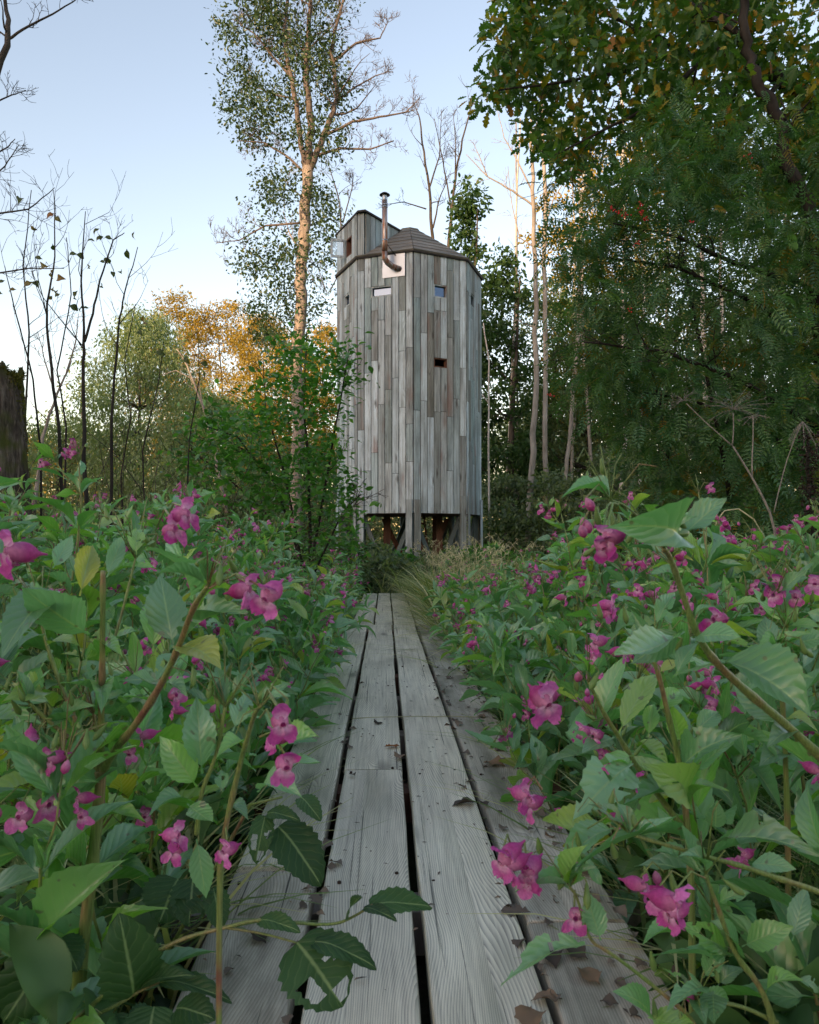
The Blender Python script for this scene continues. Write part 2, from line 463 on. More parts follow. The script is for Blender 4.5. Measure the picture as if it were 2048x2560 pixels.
BARK_STUMP = bark_mat('rotten_bark', [(.32, (.012, .01, .009)), (.5, (.07, .056, .046)), (.7, (.24, .20, .17))], (34, 34, 5.0), 1.0, moss=(.075, .085, .022), moss_cut=.5)
PLANK = plank_mat('boardwalk_wood', [(0, (.64, .615, .50)), (.35, (.71, .68, .56)), (.7, (.60, .575, .475)), (1, (.74, .705, .58))], 1, 44.0, stain=(.17, .21, .16), stain_amt=.55, grain_depth=.25, crack=.9, dirt=.2, rough=.38, spec=1.0, cut=.635, ks=2.0, gc=.32, crl=.6)
PLANK_DIRTY = plank_mat('muddy_boardwalk_wood', [(0, (.45, .43, .37)), (1, (.54, .51, .44))], 1, 38.0, stain=(.12, .13, .09), stain_amt=.7, grain_depth=.5, crack=.85, dirt=.65)
CLAD = plank_mat('cladding_wood', [(0, (0.388, 0.484, 0.535)), (.14, (0.621, 0.742, 0.824)), (.26, (0.301, 0.402, 0.428)), (.38, (0.533, 0.628, 0.685)), (.46, (0.223, 0.237, 0.225)), (.54, (0.456, 0.556, 0.610)), (.64, (0.281, 0.319, 0.321)), (.74, (0.582, 0.690, 0.760)), (.82, (0.242, 0.252, 0.235)), (.9, (0.320, 0.422, 0.449)), (1, (0.485, 0.577, 0.642))], 2, 9.0, stain=(.24, .12, .09), stain_amt=.65, grain_depth=.4, crack=.5, knot=1.0, streak=.5, dirt=.2, ks=2.2)
ROOFWOOD = plank_mat('roof_wood', [(0, (.17, .165, .15)), (.5, (.22, .21, .19)), (1, (.15, .15, .135))], 0, 12.0, stain=(.10, .12, .08), stain_amt=.6, grain_depth=.4)
BROWNWOOD = plank_mat('red_brown_timber', [(0, (.13, .065, .045)), (1, (.19, .10, .07))], 2, 9.0, grain_depth=.3)
BRACEWOOD = plank_mat('green_grey_timber', [(0, (.10, .14, .14)), (1, (.15, .18, .175))], 2, 9.0, grain_depth=.3)
DARKWOODM = plain_mat('dark_lining', (.035, .03, .027), .9)
FELT = plain_mat('dark_roof_edge', (.035, .033, .032), .8)
GALV = plain_mat('galvanised_sheet', (.36, .42, .50), .45, 1.0, .15, 5.0)
g = G('flue_steel')
_n = g.n('TexNoise', None, 0, Vector=g.scale(g.coord(3), (20, 20, 2.5)), Scale=1.0, Detail=5.0)
FLUE = g.done(g.principled(Base_Color=g.ramp(_n, [(.38, (.42, .42, .42)), (.5, (.34, .27, .24)), (.58, (.30, .13, .07)), (.72, (.18, .08, .05))]), Roughness=g.maprange(_n, .4, .6, .28, .6), Metallic=.75))
g = G('window_glass')
_gl = g.n('BsdfGlossy', None, 0, Color=(.20, .30, .48), Roughness=.02)
_dk = g.principled(Base_Color=(.02, .022, .022), Roughness=.1)
GLASS = g.done(g.n('MixShader', None, 0, i0=.42, i1=_dk, i2=_gl))
g = G('clear_glass')
_gl = g.n('BsdfGlossy', None, 0, Color=(.9, .93, .96), Roughness=.02)
CLEAR = g.done(g.n('MixShader', None, 0, i0=.22, i1=g.n('BsdfTransparent', None, 0, Color=(.92, .95, .95)), i2=_gl))
DEADORANGE = leaf_mat('orange_dead_leaf', [(0, (.30, .11, .03)), (1, (.38, .16, .05))], .2, .7, .2, tcol=(1.1, .9, .6))
BERRY = plain_mat('rowan_berry', (.45, .025, .02), .35, 0, .1)

# ------------------------------------------------------------------ ground and the added shade ridge behind the camera
GZ = -0.22
def ground_z(x, y):
    return GZ + .05 * math.sin(x * .9 + 1) * math.sin(y * .7) + .03 * math.sin(x * 2.3 + y * 1.7)
g = G('ground_soil')
_p = g.n('NewGeometry', None, 0)
_a = g.n('TexNoise', None, 0, Vector=_p, Scale=.9, Detail=8.0, Roughness=.7)
_b = g.n('TexNoise', None, 0, Vector=_p, Scale=22.0, Detail=6.0, Roughness=.7)
_c = g.ramp(_b, [(.3, (.018, .017, .012)), (.55, (.05, .045, .03)), (.75, (.09, .08, .05))])
_c = g.mix(g.maprange(_a, .42, .6), _c, (.035, .06, .018))
SOIL = g.done(g.principled(Base_Color=_c, Roughness=.95, Normal=g.bump(_b, .8, .03)))

def build_ground():
    xs = sorted(set([-400, -200, -120, -80, -50, -30] + [x * .5 for x in range(-40, 41)] + [30, 50, 80, 120, 200, 400]))
    ys = sorted(set([-400, -200, -120, -80, -50, -30, -15] + [y * .5 for y in range(-10, 61)] + [40, 50, 65, 80, 120, 200, 400]))
    b = MB()
    vs = [(x, y, ground_z(x, y)) for y in ys for x in xs]
    n = len(xs)
    b.add(vs, [(j * n + i, j * n + i + 1, (j + 1) * n + i + 1, (j + 1) * n + i) for j in range(len(ys) - 1) for i in range(n - 1)])
    tag(b.obj('ground', SOIL), kind='structure')
    # unseen ridge added behind the camera, shaped to keep the low sun off the clearing
    rng = random.Random(5)
    b = MB(); xs = [x * 3.0 for x in range(-84, 25)]; prof = []
    for j in range(9):
        y = -114 + j * 6.0; k = math.sin(math.pi * j / 8) ** .8
        for x in xs:
            h = 26.2 + 1.0 * math.sin(x * .21) + (3.4 if x < -84 else 0) * min(1, (-84 - x) / 5 if x < -84 else 0)
            h += 2.3 * max(0.0, min(1, (x + 73) / 4))
            h *= max(0.0, min(1, (x + 255) / 30)) * max(0.0, min(1, (75 - x) / 40))
            prof.append((x, y, GZ - .3 + k * (h + rng.uniform(-1.1, .9))))
    n = len(xs)
    b.add(prof, [(j * n + i, j * n + i + 1, (j + 1) * n + i + 1, (j + 1) * n + i) for j in range(8) for i in range(n - 1)])
    tag(b.obj('shade_hill', plain_mat('shade_hill_slope', (.05, .075, .03), .95, 0, .8, .6)), kind='structure')
build_ground()

# ------------------------------------------------------------------ boardwalk
HEAD = math.atan2(61, 1900)                    # it heads a touch to the left of straight ahead
BW = Matrix.Rotation(HEAD, 4, 'Z')
def bw(x, y, z=0.0): return BW @ Vector((x, y, z))
boardwalk = empty('boardwalk', (0, 0, 0), 'weathered grey timber boardwalk of long planks leading towards the tower', 'boardwalk')
def plank(x0, x1, y0, y1, seed, dz=0.0, mat=None):
    rng = random.Random(seed)
    n = max(4, int((y1 - y0) / .22)); w = (x1 - x0) / 2; L = y1 - y0; t = .045
    sec = [(-w, -t), (-w, -.006), (-w + .002, -.0015), (-w + .007, 0), (-w * .3, .0008), (w * .3, .0008), (w - .007, 0), (w - .002, -.0015), (w, -.006), (w, -t)]
    b = MB(); vs = []; m = len(sec); c = 0; wl = wr = 0
    for i in range(n + 1):
        wl = wl * .7 + rng.uniform(-.0022, .0022); wr = wr * .7 + rng.uniform(-.0022, .0022)
        yy = -L / 2 + L * i / n
        cup = .0015 * math.sin(i * .6 + seed)
        for x, z in sec:
            vs.append((x + (wl if x < 0 else wr), yy + (rng.uniform(-.002, .002) if i in (0, n) else 0), z + cup + .002 * math.sin(i * .9 + seed) ))
    fs = [(i * m + k, (i + 1) * m + k, (i + 1) * m + k + 1, i * m + k + 1) for i in range(n) for k in range(m - 1)]
    fs += [((i + 1) * m, i * m, i * m + m - 1, (i + 1) * m + m - 1) for i in range(n)]
    fs += [tuple(range(m)), tuple(n * m + k for k in range(m - 1, -1, -1))]
    fs = [tuple(reversed(f)) for f in fs]
    b.add(vs, fs)
    o = b.obj('plank', mat or PLANK, boardwalk, BW @ Matrix.Translation(((x0 + x1) / 2, (y0 + y1) / 2, dz)) @ Matrix.Rotation(rng.uniform(-.012, .012), 4, 'Y'), smooth=False)
    return o
gp = .011
cuts = [(-.466, -.195, [-.6, 1.66, 4.3, 6.35]), (-.195, .0839, [-.7, 2.38, 6.35]), (.0839, .3576, [-.4, 3.05, 6.38]), (.3576, .64, [-.8, 1.42, 4.0, 6.36])]
sd = 1
for a, b_, ys in cuts:
    for y0, y1 in zip(ys, ys[1:]):
        plank(a * CAMH + gp, b_ * CAMH - gp * .6, y0 + .003, y1 - .003, sd, random.Random(sd).uniform(-.003, .003), PLANK_DIRTY if a > .3 or (a < -.4 and y1 < 2) else None); sd += 1
for i, (a, b_) in enumerate([(-.40, -.135), (-.13, .095), (.095, .36), (.365, .62)]):
    plank(a * CAMH + gp * .8, b_ * CAMH - gp * .5, 6.40, 10.05 + .02 * i, sd, -.004); sd += 1
for k, y in enumerate([.35, 1.0, 1.62, 2.36, 3.03, 3.7, 4.3, 5.0, 5.7, 6.37, 7.2, 8.1, 9.0, 9.95]):
    b = MB(); b.box(Matrix.Identity(4), 1.0, .09, .09)
    b.obj('bearer', BROWNWOOD if k % 3 == 0 else BARK_DEAD, boardwalk, BW @ Matrix.Translation((.06, y, -.1)), smooth=False)

NAIL = plain_mat('rusty_nail', (.05, .035, .028), .6, .6)
b = MB(); b.lathe(Matrix.Identity(4), [(.0001, .0022), (.003, .002), (.0042, .0008), (.0042, -.004)], 8); nail_me = b.mesh('nail', NAIL)
nr = random.Random(5)
for y in (1.0, 1.64, 2.36, 3.03, 3.7, 4.3):
    for a, b_, _ in cuts:
        for t in (.2, .8):
            x = (a + (b_ - a) * t) * CAMH + nr.uniform(-.008, .008)
            link('nail', nail_me, boardwalk, BW @ Matrix.Translation((x, y + nr.uniform(-.02, .02) - (.03 if t < .5 else -.01), .001)))

# ------------------------------------------------------------------ watchtower
TC = Vector((0, 16, 0)); TR = 1.5; TH0 = math.radians(2.8)
ZB, ZT, ZD, ZAP = 1.21, 6.2, 7.08, 7.16
tower = empty('watchtower', (TC.x, TC.y, GZ), 'tall octagonal watchtower clad in weathered grey boards standing on timber legs', 'tower')
TI = Matrix.Identity(4)
def corner(k, r=TR): 
    a = TH0 + math.radians(45) * k
    return Vector((TC.x + r * math.sin(a), TC.y - r * math.cos(a), 0))
SIDE = 2 * TR * math.sin(math.radians(22.5)); NC = 8; CW = SIDE / NC
trng = random.Random(11)
def wall_frame(p, q):
    """u along p->q, n outward (to the viewer's side for front faces)"""
    u = (q - p).normalized(); n = u.cross(Vector((0, 0, 1)))
    return u, n
def board(parent, p, u, n, u0, u1, z0, z1, mat=None, proud=0.0, name='plank', lab=None):
    w = u1 - u0 - .013; h = z1 - z0 - .009; t = .022
    c = p + u * ((u0 + u1) / 2) + n * (proud + t / 2 + trng.uniform(0, .009)); c.z = (z0 + z1) / 2
    R = Matrix((u, n, Vector((0, 0, 1)))).transposed() @ Matrix.Rotation(trng.uniform(-.012, .012), 3, 'Z')
    b = MB()
    e = .005
    sec = [(-w / 2, -t / 2), (w / 2, -t / 2), (w / 2, t / 2 - e), (w / 2 - e, t / 2), (-w / 2 + e, t / 2), (-w / 2, t / 2 - e)]
    vs = [(x, y, z) for z in (-h / 2, h / 2) for x, y in sec]; m = 6
    b.add(vs, [(k, (k + 1) % m, m + (k + 1) % m, m + k) for k in range(m)] + [tuple(range(m - 1, -1, -1)), tuple(range(m, 2 * m))])
    return b.obj(name, mat or CLAD, parent, TI @ mat4(R, c), smooth=False)
WIN = {-1: [(2, 5, 5.41, 5.61, 'pane')], 0: [(3, 5, 5.39, 5.64, 'pane'), (3, 5, 4.04, 4.22, 'open')], 1: [(2, 4, 5.41, 5.66, 'pane')],
       -2: [(3, 5, 5.43, 5.67, 'pane'), (4, 6, 4.11, 4.29, 'pane')], 2: [(3, 5, 5.41, 5.66, 'pane')], 3: [(3, 5, 5.41, 5.66, 'pane')], 4: [(3, 5, 5.41, 5.66, 'pane')], -3: [(3, 5, 5.41, 5.66, 'pane')]}
def sheathing(name, p, u, n, W_, z0, z1, wins, parent):
    us = sorted({0.0, W_} | {w[0] * CW for w in wins} | {w[1] * CW for w in wins})
    zs = sorted({z0, z1} | {w[2] for w in wins} | {w[3] for w in wins})
    b = MB()
    for a0, a1 in zip(us, us[1:]):
        for c0, c1 in zip(zs, zs[1:]):
            mu, mz = (a0 + a1) / 2, (c0 + c1) / 2
            if any(w[0] * CW < mu < w[1] * CW and w[2] < mz < w[3] for w in wins): continue
            c = p + u * mu - n * .012; c.z = mz
            b.box(mat4(Matrix((u, n, Vector((0, 0, 1)))).transposed(), c), a1 - a0, .02, c1 - c0)
    return b.obj(name, DARKWOODM, parent, TI, smooth=False)
def window(parent, p, u, n, w):
    u0, u1, z0, z1 = w[0] * CW, w[1] * CW, w[2], w[3]
    R = Matrix((u, n, Vector((0, 0, 1)))).transposed()
    b = MB(); t = .022
    for (cu, cz, su, sz) in (((u0 + t / 2), (z0 + z1) / 2, t, z1 - z0), ((u1 - t / 2), (z0 + z1) / 2, t, z1 - z0), ((u0 + u1) / 2, z0 + t / 2, u1 - u0 - 2 * t, t), ((u0 + u1) / 2, z1 - t / 2, u1 - u0 - 2 * t, t)):
        c = p + u * cu + n * -.018; c.z = cz
        b.box(mat4(R, c), su, .07, sz)
    fr = b.obj('window', BROWNWOOD if w[4] == 'open' else CLAD, parent, TI, smooth=False)
    if w[4] == 'pane':
        c = p + u * ((u0 + u1) / 2) - n * .036; c.z = (z0 + z1) / 2
        link('pane', box_mesh('pane', u1 - u0 - .05, .006, z1 - z0 - .05, GLASS), parent, TI @ mat4(R, c))
def clad(face, p, u, n, W_, z0, z1, wins, cols=None):
    cols = cols or range(int(round(W_ / CW)))
    for c in cols:
        spans = [(z0, z1)]
        for w in wins:
            if w[0] <= c < w[1]:
                spans = [s for a, b in spans for s in ((a, min(b, w[2])), (max(a, w[3]), b)) if s[1] - s[0] > .02]
        for a, b in spans:
            L = b - a; zs = [a]
            while b - zs[-1] > 2.4 or (b - zs[-1] > 1.1 and trng.random() < .45):
                zs.append(zs[-1] + min(trng.uniform(.7, 2.3), b - zs[-1] - .25))
            zs.append(b)
            for q0, q1 in zip(zs, zs[1:]):
                board(face, p, u, n, c * CW, (c + 1) * CW, q0, q1)
for k in range(-3, 5):
    p, q = corner(k), corner(k + 1)
    u, n = wall_frame(p, q)
    wins = WIN.get(k, [])
    face = sheathing('wall', p, u, n, SIDE, ZB + .02, ZT, wins, tower)
    clad(face, p, u, n, SIDE, ZB, ZT, wins)
    for w in wins: window(face, p, u, n, w)
# floor and legs
b = MB(); ring = [corner(k, TR - .03) for k in range(8)]
b.add([(*c.xy, ZB + .01) for c in ring] + [(*c.xy, ZB + .09) for c in ring], [tuple(range(8)), tuple(range(15, 7, -1))] + [(k, 8 + k, 8 + (k + 1) % 8, (k + 1) % 8) for k in range(8)])
b.obj('floor_deck', BROWNWOOD, tower, TI, smooth=False)
for k in range(8):
    c = corner(k); a = TH0 + math.radians(45) * k
    un, nn = wall_frame(c, corner(k + 1)); up_, np_ = wall_frame(corner(k - 1), c)
    b = MB(); ctr = corner(k, TR - .10)
    b.box(mat4(Matrix.Rotation(a, 3, 'Z'), Vector((ctr.x, ctr.y, (ZB + GZ - .1) / 2))), .09, .09, ZB - GZ + .1)
    leg = b.obj('leg', BRACEWOOD, tower, TI, smooth=False)
    top = 1.52 + trng.uniform(-.08, .05)
    board(leg, c, un, nn, .002, .145, GZ - .1, top, proud=.029, name='board')
    board(leg, corner(k - 1), up_, np_, SIDE - .145, SIDE - .002, GZ - .1, top, proud=.029, name='board')
    # a pair of braces that meet low down between two legs
    m = (c + corner(k + 1)) / 2
    for s_, e_ in ((c, m), (corner(k + 1), m)):
        A = s_ * 1.0 - (s_ - TC) * .06; A.z = 1.2; B = e_ - (e_ - TC) * .06; B.z = -.02
        A = A + (B - A) * .06; A.z = 1.14
        d = (B - A); mid = (A + B) / 2 - nn * (.02 if s_ is c else .05)
        link('brace', box_mesh('brace', .085, .028, d.length, BRACEWOOD), tower, TI @ mat4(frame(d, nn) @ Matrix(((0, 0, 1), (1, 0, 0), (0, 1, 0))), mid))
for x, y in ((-.5, .35), (.55, .3), (.62, -.35), (-.45, -.3)):
    link('inner_post', box_mesh('inner_post', .12, .12, ZB - GZ + .1, BROWNWOOD), tower, TI @ Matrix.Translation((TC.x + x, TC.y + y, (ZB + GZ - .1) / 2)))
for (x0, y0, z0), (x1, y1, z1) in (((-.55, .1, 1.15), (.1, .5, -.2)), ((.05, -.5, 1.15), (.55, .2, -.15)), ((.8, .3, 1.15), (.3, .1, -.15))):
    A = TC + Vector((x0, y0, z0)); B = TC + Vector((x1, y1, z1)); d = B - A
    link('inner_brace', box_mesh('inner_brace', .1, .05, d.length, BROWNWOOD), tower, TI @ mat4(frame(d, (0, -1, 0)) @ Matrix(((0, 0, 1), (1, 0, 0), (0, 1, 0))), (A + B) / 2))
lad0, lad1 = TC + Vector((.26, -.35, 0)), TC + Vector((.12, .2, ZB))
lad0.z = GZ
b = MB()
for s in (-.19, .19):
    A = lad0 + Vector((s, 0, 0)); B = lad1 + Vector((s, 0, 0)); d = B - A
    b.box(mat4(frame(d, (0, -1, 0)), (A + B) / 2), d.length, .04, .09)
lad = b.obj('ladder', BROWNWOOD, tower, TI, smooth=False)
for i in range(5):
    c = lad0.lerp(lad1, (i + .6) / 5.2)
    link('rung', box_mesh('rung', .36, .10, .035, BROWNWOOD), lad, TI @ Matrix.Translation(c))

# main roof: eight facets of horizontal boards
RE, RA = 1.56, .2
b = MB(); eave = [corner(k, RE) for k in range(8)]; inn = [corner(k, RE - .06) for k in range(8)]
b.add([(*c.xy, ZT - .012) for c in eave] + [(*c.xy, ZT + .014) for c in eave] + [(*c.xy, ZT + .014) for c in inn] + [(*c.xy, ZT - .012) for c in inn],
      [f for k in range(8) for f in ((k, (k + 1) % 8, 8 + (k + 1) % 8, 8 + k), (8 + k, 8 + (k + 1) % 8, 16 + (k + 1) % 8, 16 + k), (24 + k, 24 + (k + 1) % 8, (k + 1) % 8, k), (16 + k, 16 + (k + 1) % 8, 24 + (k + 1) % 8, 24 + k))])
roof = b.obj('roof', FELT, tower, TI, smooth=False)
NB = 7
for k in range(8):
    for j in range(NB):
        t0, t1 = j / NB, (j + 1) / NB + .015
        r0, r1 = RE + (RA - RE) * t0, RE + (RA - RE) * min(t1, 1)
        z0, z1 = ZT + .016 + (ZAP - ZT - .016) * t0, ZT + .016 + (ZAP - ZT - .016) * min(t1, 1)
        P = [Vector((*corner(k, r0).xy, z0)), Vector((*corner(k + 1, r0).xy, z0)), Vector((*corner(k + 1, r1).xy, z1)), Vector((*corner(k, r1).xy, z1))]
        nn = (P[1] - P[0]).cross(P[3] - P[0]).normalized(); c = (P[0] + P[1] + P[2] + P[3]) / 4
        R = frame(P[1] - P[0], nn); Ri = R.transposed()
        lift = nn * (.012 + trng.uniform(0, .006))
        vs = [Ri @ (v - c) for v in P] + [Ri @ (v + lift + (nn * .012 if i < 2 else nn * 0) - c) for i, v in enumerate(P)]
        b = MB(); b.add(vs, [(3, 2, 1, 0), (4, 5, 6, 7), (0, 1, 5, 4), (1, 2, 6, 5), (2, 3, 7, 6), (3, 0, 4, 7)])
        b.obj('board', ROOFWOOD, roof, TI @ mat4(R, c), smooth=False)
b = MB(); tp = [corner(k, RA + .03) for k in range(8)]
b.add([(*c.xy, ZAP) for c in tp] + [(*c.xy, ZAP + .03) for c in tp], [tuple(range(8, 16))] + [(k, (k + 1) % 8, 8 + (k + 1) % 8, 8 + k) for k in range(8)])
b.obj('roof_cap', ROOFWOOD, roof, TI, smooth=False)

# dormer that carries the left wall up through the roof
NLc, Lc = corner(-1), corner(-2)
uA, nA = wall_frame(corner(-1), corner(0)); uZ, nZ = wall_frame(corner(-3), corner(-2))
P1 = NLc + uA * CW; P0 = Lc - uZ * CW; Q = Vector((TC.x - .06, TC.y - .02, 0))
uD, nD = wall_frame(Lc, NLc)
dwin = [(4, 6, 6.41, 6.77, 'hole')]
dorm = sheathing('dormer', Lc, uD, nD, SIDE, ZT + .04, ZD, dwin, tower)
clad(dorm, Lc, uD, nD, SIDE, ZT + .04, ZD, dwin)
board(dorm, NLc, uA, nA, 0, CW, ZT + .04, ZD)
board(dorm, corner(-3), uZ, nZ, SIDE - CW, SIDE, ZT + .04, ZD)
for A, B in ((P1, Q), (Q, P0)):
    u, n = wall_frame(A, B); L = (B - A).length; nb = int(L / CW)
    for c in range(nb):
        t = ((c + .5) / nb) if A is P1 else 1 - (c + .5) / nb
        zb = ZT + .02 + (ZAP - ZT) * max(0, t - .12) * .93
        board(dorm, A, u, n, c * L / nb, (c + 1) * L / nb, min(zb, ZD - .12), ZD, mat=ROOFWOOD_V if 'ROOFWOOD_V' in globals() else CLAD)
poly = [P1, Q, P0, Lc, NLc]; cen = sum(poly, Vector()) / 5
poly = [c + (c - cen).normalized() * .09 for c in poly]
b = MB(); m = 5
b.add([(*c.xy, ZD) for c in poly] + [(*c.xy, ZD + .038) for c in poly], [tuple(range(m)), tuple(range(2 * m - 1, m - 1, -1))] + [(k, m + k, m + (k + 1) % m, (k + 1) % m) for k in range(m)])
b.obj('dormer_roof', FELT, tower, TI, smooth=False)
# reveal and open casement
w = dwin[0]; Rd = Matrix((uD, nD, Vector((0, 0, 1)))).transposed()
b = MB()
for cu, cz, su, sz in ((4 * CW + .012, 6.59, .024, .36), (6 * CW - .012, 6.59, .024, .36), (5 * CW, 6.42, 2 * CW - .05, .024), (5 * CW, 6.76, 2 * CW - .05, .024)):
    c = Lc + uD * cu - nD * .02; c.z = cz; b.box(mat4(Rd, c), su, .09, sz)
b.obj('window_frame', BROWNWOOD, dorm, TI, smooth=False)
hinge = Lc + uD * (4 * CW); hinge.z = 6.59
ds = (nD * 1.0 - uD * .25).normalized(); sn = ds.cross(Vector((0, 0, 1)))
Rs = Matrix((ds, sn, Vector((0, 0, 1)))).transposed(); SW, SH, ft = .30, .37, .045
b = MB()
for cu, cz, su, sz in ((ft / 2, 0, ft, SH), (SW - ft / 2, 0, ft, SH), (SW / 2, SH / 2 - ft / 2, SW - 2 * ft, ft), (SW / 2, -SH / 2 + ft / 2, SW - 2 * ft, ft)):
    b.box(mat4(Rs, hinge + ds * (cu + .02) + Vector((0, 0, cz)) + nD * .03), su, .03, sz)
sash = b.obj('casement', CLAD, tower, TI, smooth=False)
link('pane', box_mesh('pane', SW - 2 * ft, .005, SH - 2 * ft, CLEAR), sash, TI @ mat4(Rs, hinge + ds * (SW / 2 + .02) + nD * .03))

# stove flue
u, n = uA, nA
RA3 = Matrix((u, n, Vector((0, 0, 1)))).transposed()
c = NLc + u * (5.3 * CW) + n * .038; c.z = 5.985
flue = empty('flue', TI.translation, None, None); flue.parent = tower; flue.matrix_basis = world_of(tower).inverted()
link('flashing_plate', box_mesh('flashing_plate', .46, .006, .47, GALV), flue, TI @ mat4(RA3, c))
pc = NLc + u * (6.15 * CW) + n * .02; pc.z = 5.89
el = NLc + u * (4.65 * CW) + n * .27
el.z = 6.06
b = MB()
path = [pc, pc + (el - pc) * .5 + Vector((0, 0, -.06)), pc + (el - pc) * .82 + Vector((0, 0, -.06)), el + Vector((0, 0, -.02)), el + Vector((0, 0, .1))]
b.tube(path, .056, 14); b.obj('elbow', FLUE, flue, TI)
b = MB(); b.tube([el + Vector((0, 0, .08)), el + Vector((0, 0, .32)), el + Vector((0, 0, .6)), el + Vector((0, 0, 1.08))], .053, 14)
b.obj('pipe', FLUE, flue, TI)
for z in (.31, .94, .98):
    b = MB(); b.tube([el + Vector((0, 0, z)), el + Vector((0, 0, z + .02))], .059, 14); b.obj('pipe_clamp', GALV, flue, TI)
b = MB(); b.lathe(Matrix.Translation(el), [(.045, 1.08), (.05, 1.12), (.05, 1.18)], 12); b.obj('cowl_neck', GALV, flue, TI)
b = MB(); b.lathe(Matrix.Translation(el), [(.001, 1.23), (.05, 1.22), (.10, 1.185), (.102, 1.175), (.001, 1.18)], 14); b.obj('cowl', FELT, flue, TI)
b = MB(); b.tube([el + Vector((0, 0, .31)), NLc + u * (5.6 * CW) + n * .04 + Vector((0, 0, 6.15))], .008, 5); b.obj('bracket', FELT, flue, TI)

# ------------------------------------------------------------------ trees
def wob_line(pts, rng, amt, sub=3):
    out = []
    for a, b in zip(pts, pts[1:]):
        for i in range(sub):
            out.append(Vector(a).lerp(Vector(b), i / sub) + Vector((rng.uniform(-amt, amt), rng.uniform(-amt, amt), rng.uniform(-amt, amt) * .4)))
    out.append(Vector(pts[-1]))
    out[0] = Vector(pts[0])
    return out

def twigs(mb, pts, r0, rng, lvl, dens, L, tips=None, up=.25, rmin=.004, spread=1.0, n=4, start=.25):
    """side shoots off the polyline pts"""
    tot = len(pts) - 1
    cnt = max(1, int(dens))
    for _ in range(cnt):
        t = rng.uniform(start, .98) * tot; i = min(int(t), tot - 1); p = pts[i].lerp(pts[i + 1], t - i)
        ax = (pts[i + 1] - pts[i]).normalized()
        d = Vector((rng.gauss(0, 1), rng.gauss(0, 1), rng.gauss(0, 1))); d = (d - ax * d.dot(ax)).normalized()
        d = (d * spread + ax * .7 + Vector((0, 0, up))).normalized()
        l = L * rng.uniform(.45, 1.1) * (1 - .4 * t / tot); r = max(rmin, r0 * (1 - .75 * t / tot) * .45)
        seg = 5; q = [p]
        for s in range(seg):
            d = (d + Vector((rng.gauss(0, .17), rng.gauss(0, .17), rng.gauss(0, .17) + up * .25))).normalized()
            q.append(q[-1] + d * (l / seg))
        mb.tube(q, [max(rmin * .6, r * (1 - .8 * s / seg)) for s in range(seg + 1)], n, cap=False)
        if tips is not None: tips.append((q[-1], d)); tips.append((q[-3], d))
        if lvl > 1: twigs(mb, q, r, rng, lvl - 1, dens * .6, L * .5, tips, up, rmin, spread, max(3, n - 1))

def leaf_cloud(rng, centers, radii, n_each, leaf, T, mat, droop=.3, name='crown', lenvar=.35, hang=0.0, flat=0.0):
    """centers (K,3), radii (K,), n_each leaves round each -> one mesh"""
    K = len(centers); C = np.repeat(np.asarray(centers), n_each, 0); Rr = np.repeat(np.asarray(radii), n_each)
    N = len(C)
    off = rng.normal(size=(N, 3)); off /= np.linalg.norm(off, axis=1, keepdims=True) + 1e-9
    rad = rng.random(N) ** .5
    off *= (rad * Rr)[:, None]; off[:, 2] *= (.75 - flat)
    if hang: off[:, 2] -= np.abs(rng.normal(size=N)) * hang
    pos = C + off
    X = off / (Rr[:, None] + 1e-6) * .6 + rng.normal(size=(N, 3)) * .7; X[:, 2] -= droop
    Z = rng.normal(size=(N, 3)) * .75; Z[:, 2] += .7
    s = leaf * (1 + lenvar * rng.normal(size=N)).clip(.45, 1.7)
    base = np.repeat(rng.random(K) * .35, n_each)
    return scatter(name, T, pos, frames_np(X, Z), s, (base + rng.random(N) * .62), mat)

def outline_centers(rng, rows, d, thick, n, holes=(), power=1.0):
    """clump centres in the volume whose silhouette is rows = [(y, x0, x1)] in view pixels at distance d"""
    ys = np.array([r[0] for r in rows], float); a = np.array([r[1] for r in rows], float); b = np.array([r[2] for r in rows], float)
    w = np.interp(np.linspace(ys[0], ys[-1], 200), ys, b - a); cdf = np.cumsum(w); cdf /= cdf[-1]
    out = []
    while len(out) < n:
        y = np.interp(rng.random(), cdf, np.linspace(ys[0], ys[-1], 200)); x0 = np.interp(y, ys, a); x1 = np.interp(y, ys, b)
        t = rng.random(); x = x0 + (x1 - x0) * t
        if any(((x - hx) / hr) ** 2 + ((y - hy) / hr2) ** 2 < 1 for hx, hy, hr, hr2 in holes): continue
        hw = thick * (4 * t * (1 - t)) ** .5
        dd = d + rng.uniform(-hw, hw)
        out.append(av(x, y, dd))
    return np.array([tuple(c) for c in out])

TS, TRB, TOAK, TPIN = T_simple(), T_rhomb(), T_oak(), T_pinnate()

def put(o, label, cat, group=None):
    return tag(o, label, cat, group)

def branch_to(mb, trunk, tr, c, rng, n=4, frac=.35):
    """a limb from the trunk polyline up and out to the clump centre c"""
    zc = c[2]; hd = min((Vector(c) - p).length for p in trunk)
    zs = zc - hd * .55
    k = min(range(len(trunk)), key=lambda i: abs(trunk[i].z - zs)); p = trunk[k]
    r = tr[k] * frac; v = Vector(c) - p
    q = [p + v * t + Vector((0, 0, -.12 * v.length * math.sin(math.pi * t))) + Vector((rng.uniform(-1, 1), rng.uniform(-1, 1), rng.uniform(-1, 1))) * v.length * .03 for t in (0, .25, .5, .75, 1)]
    mb.tube(q, [max(.006, r * (1 - .85 * t)) for t in (0, .25, .5, .75, 1)], n, cap=False)

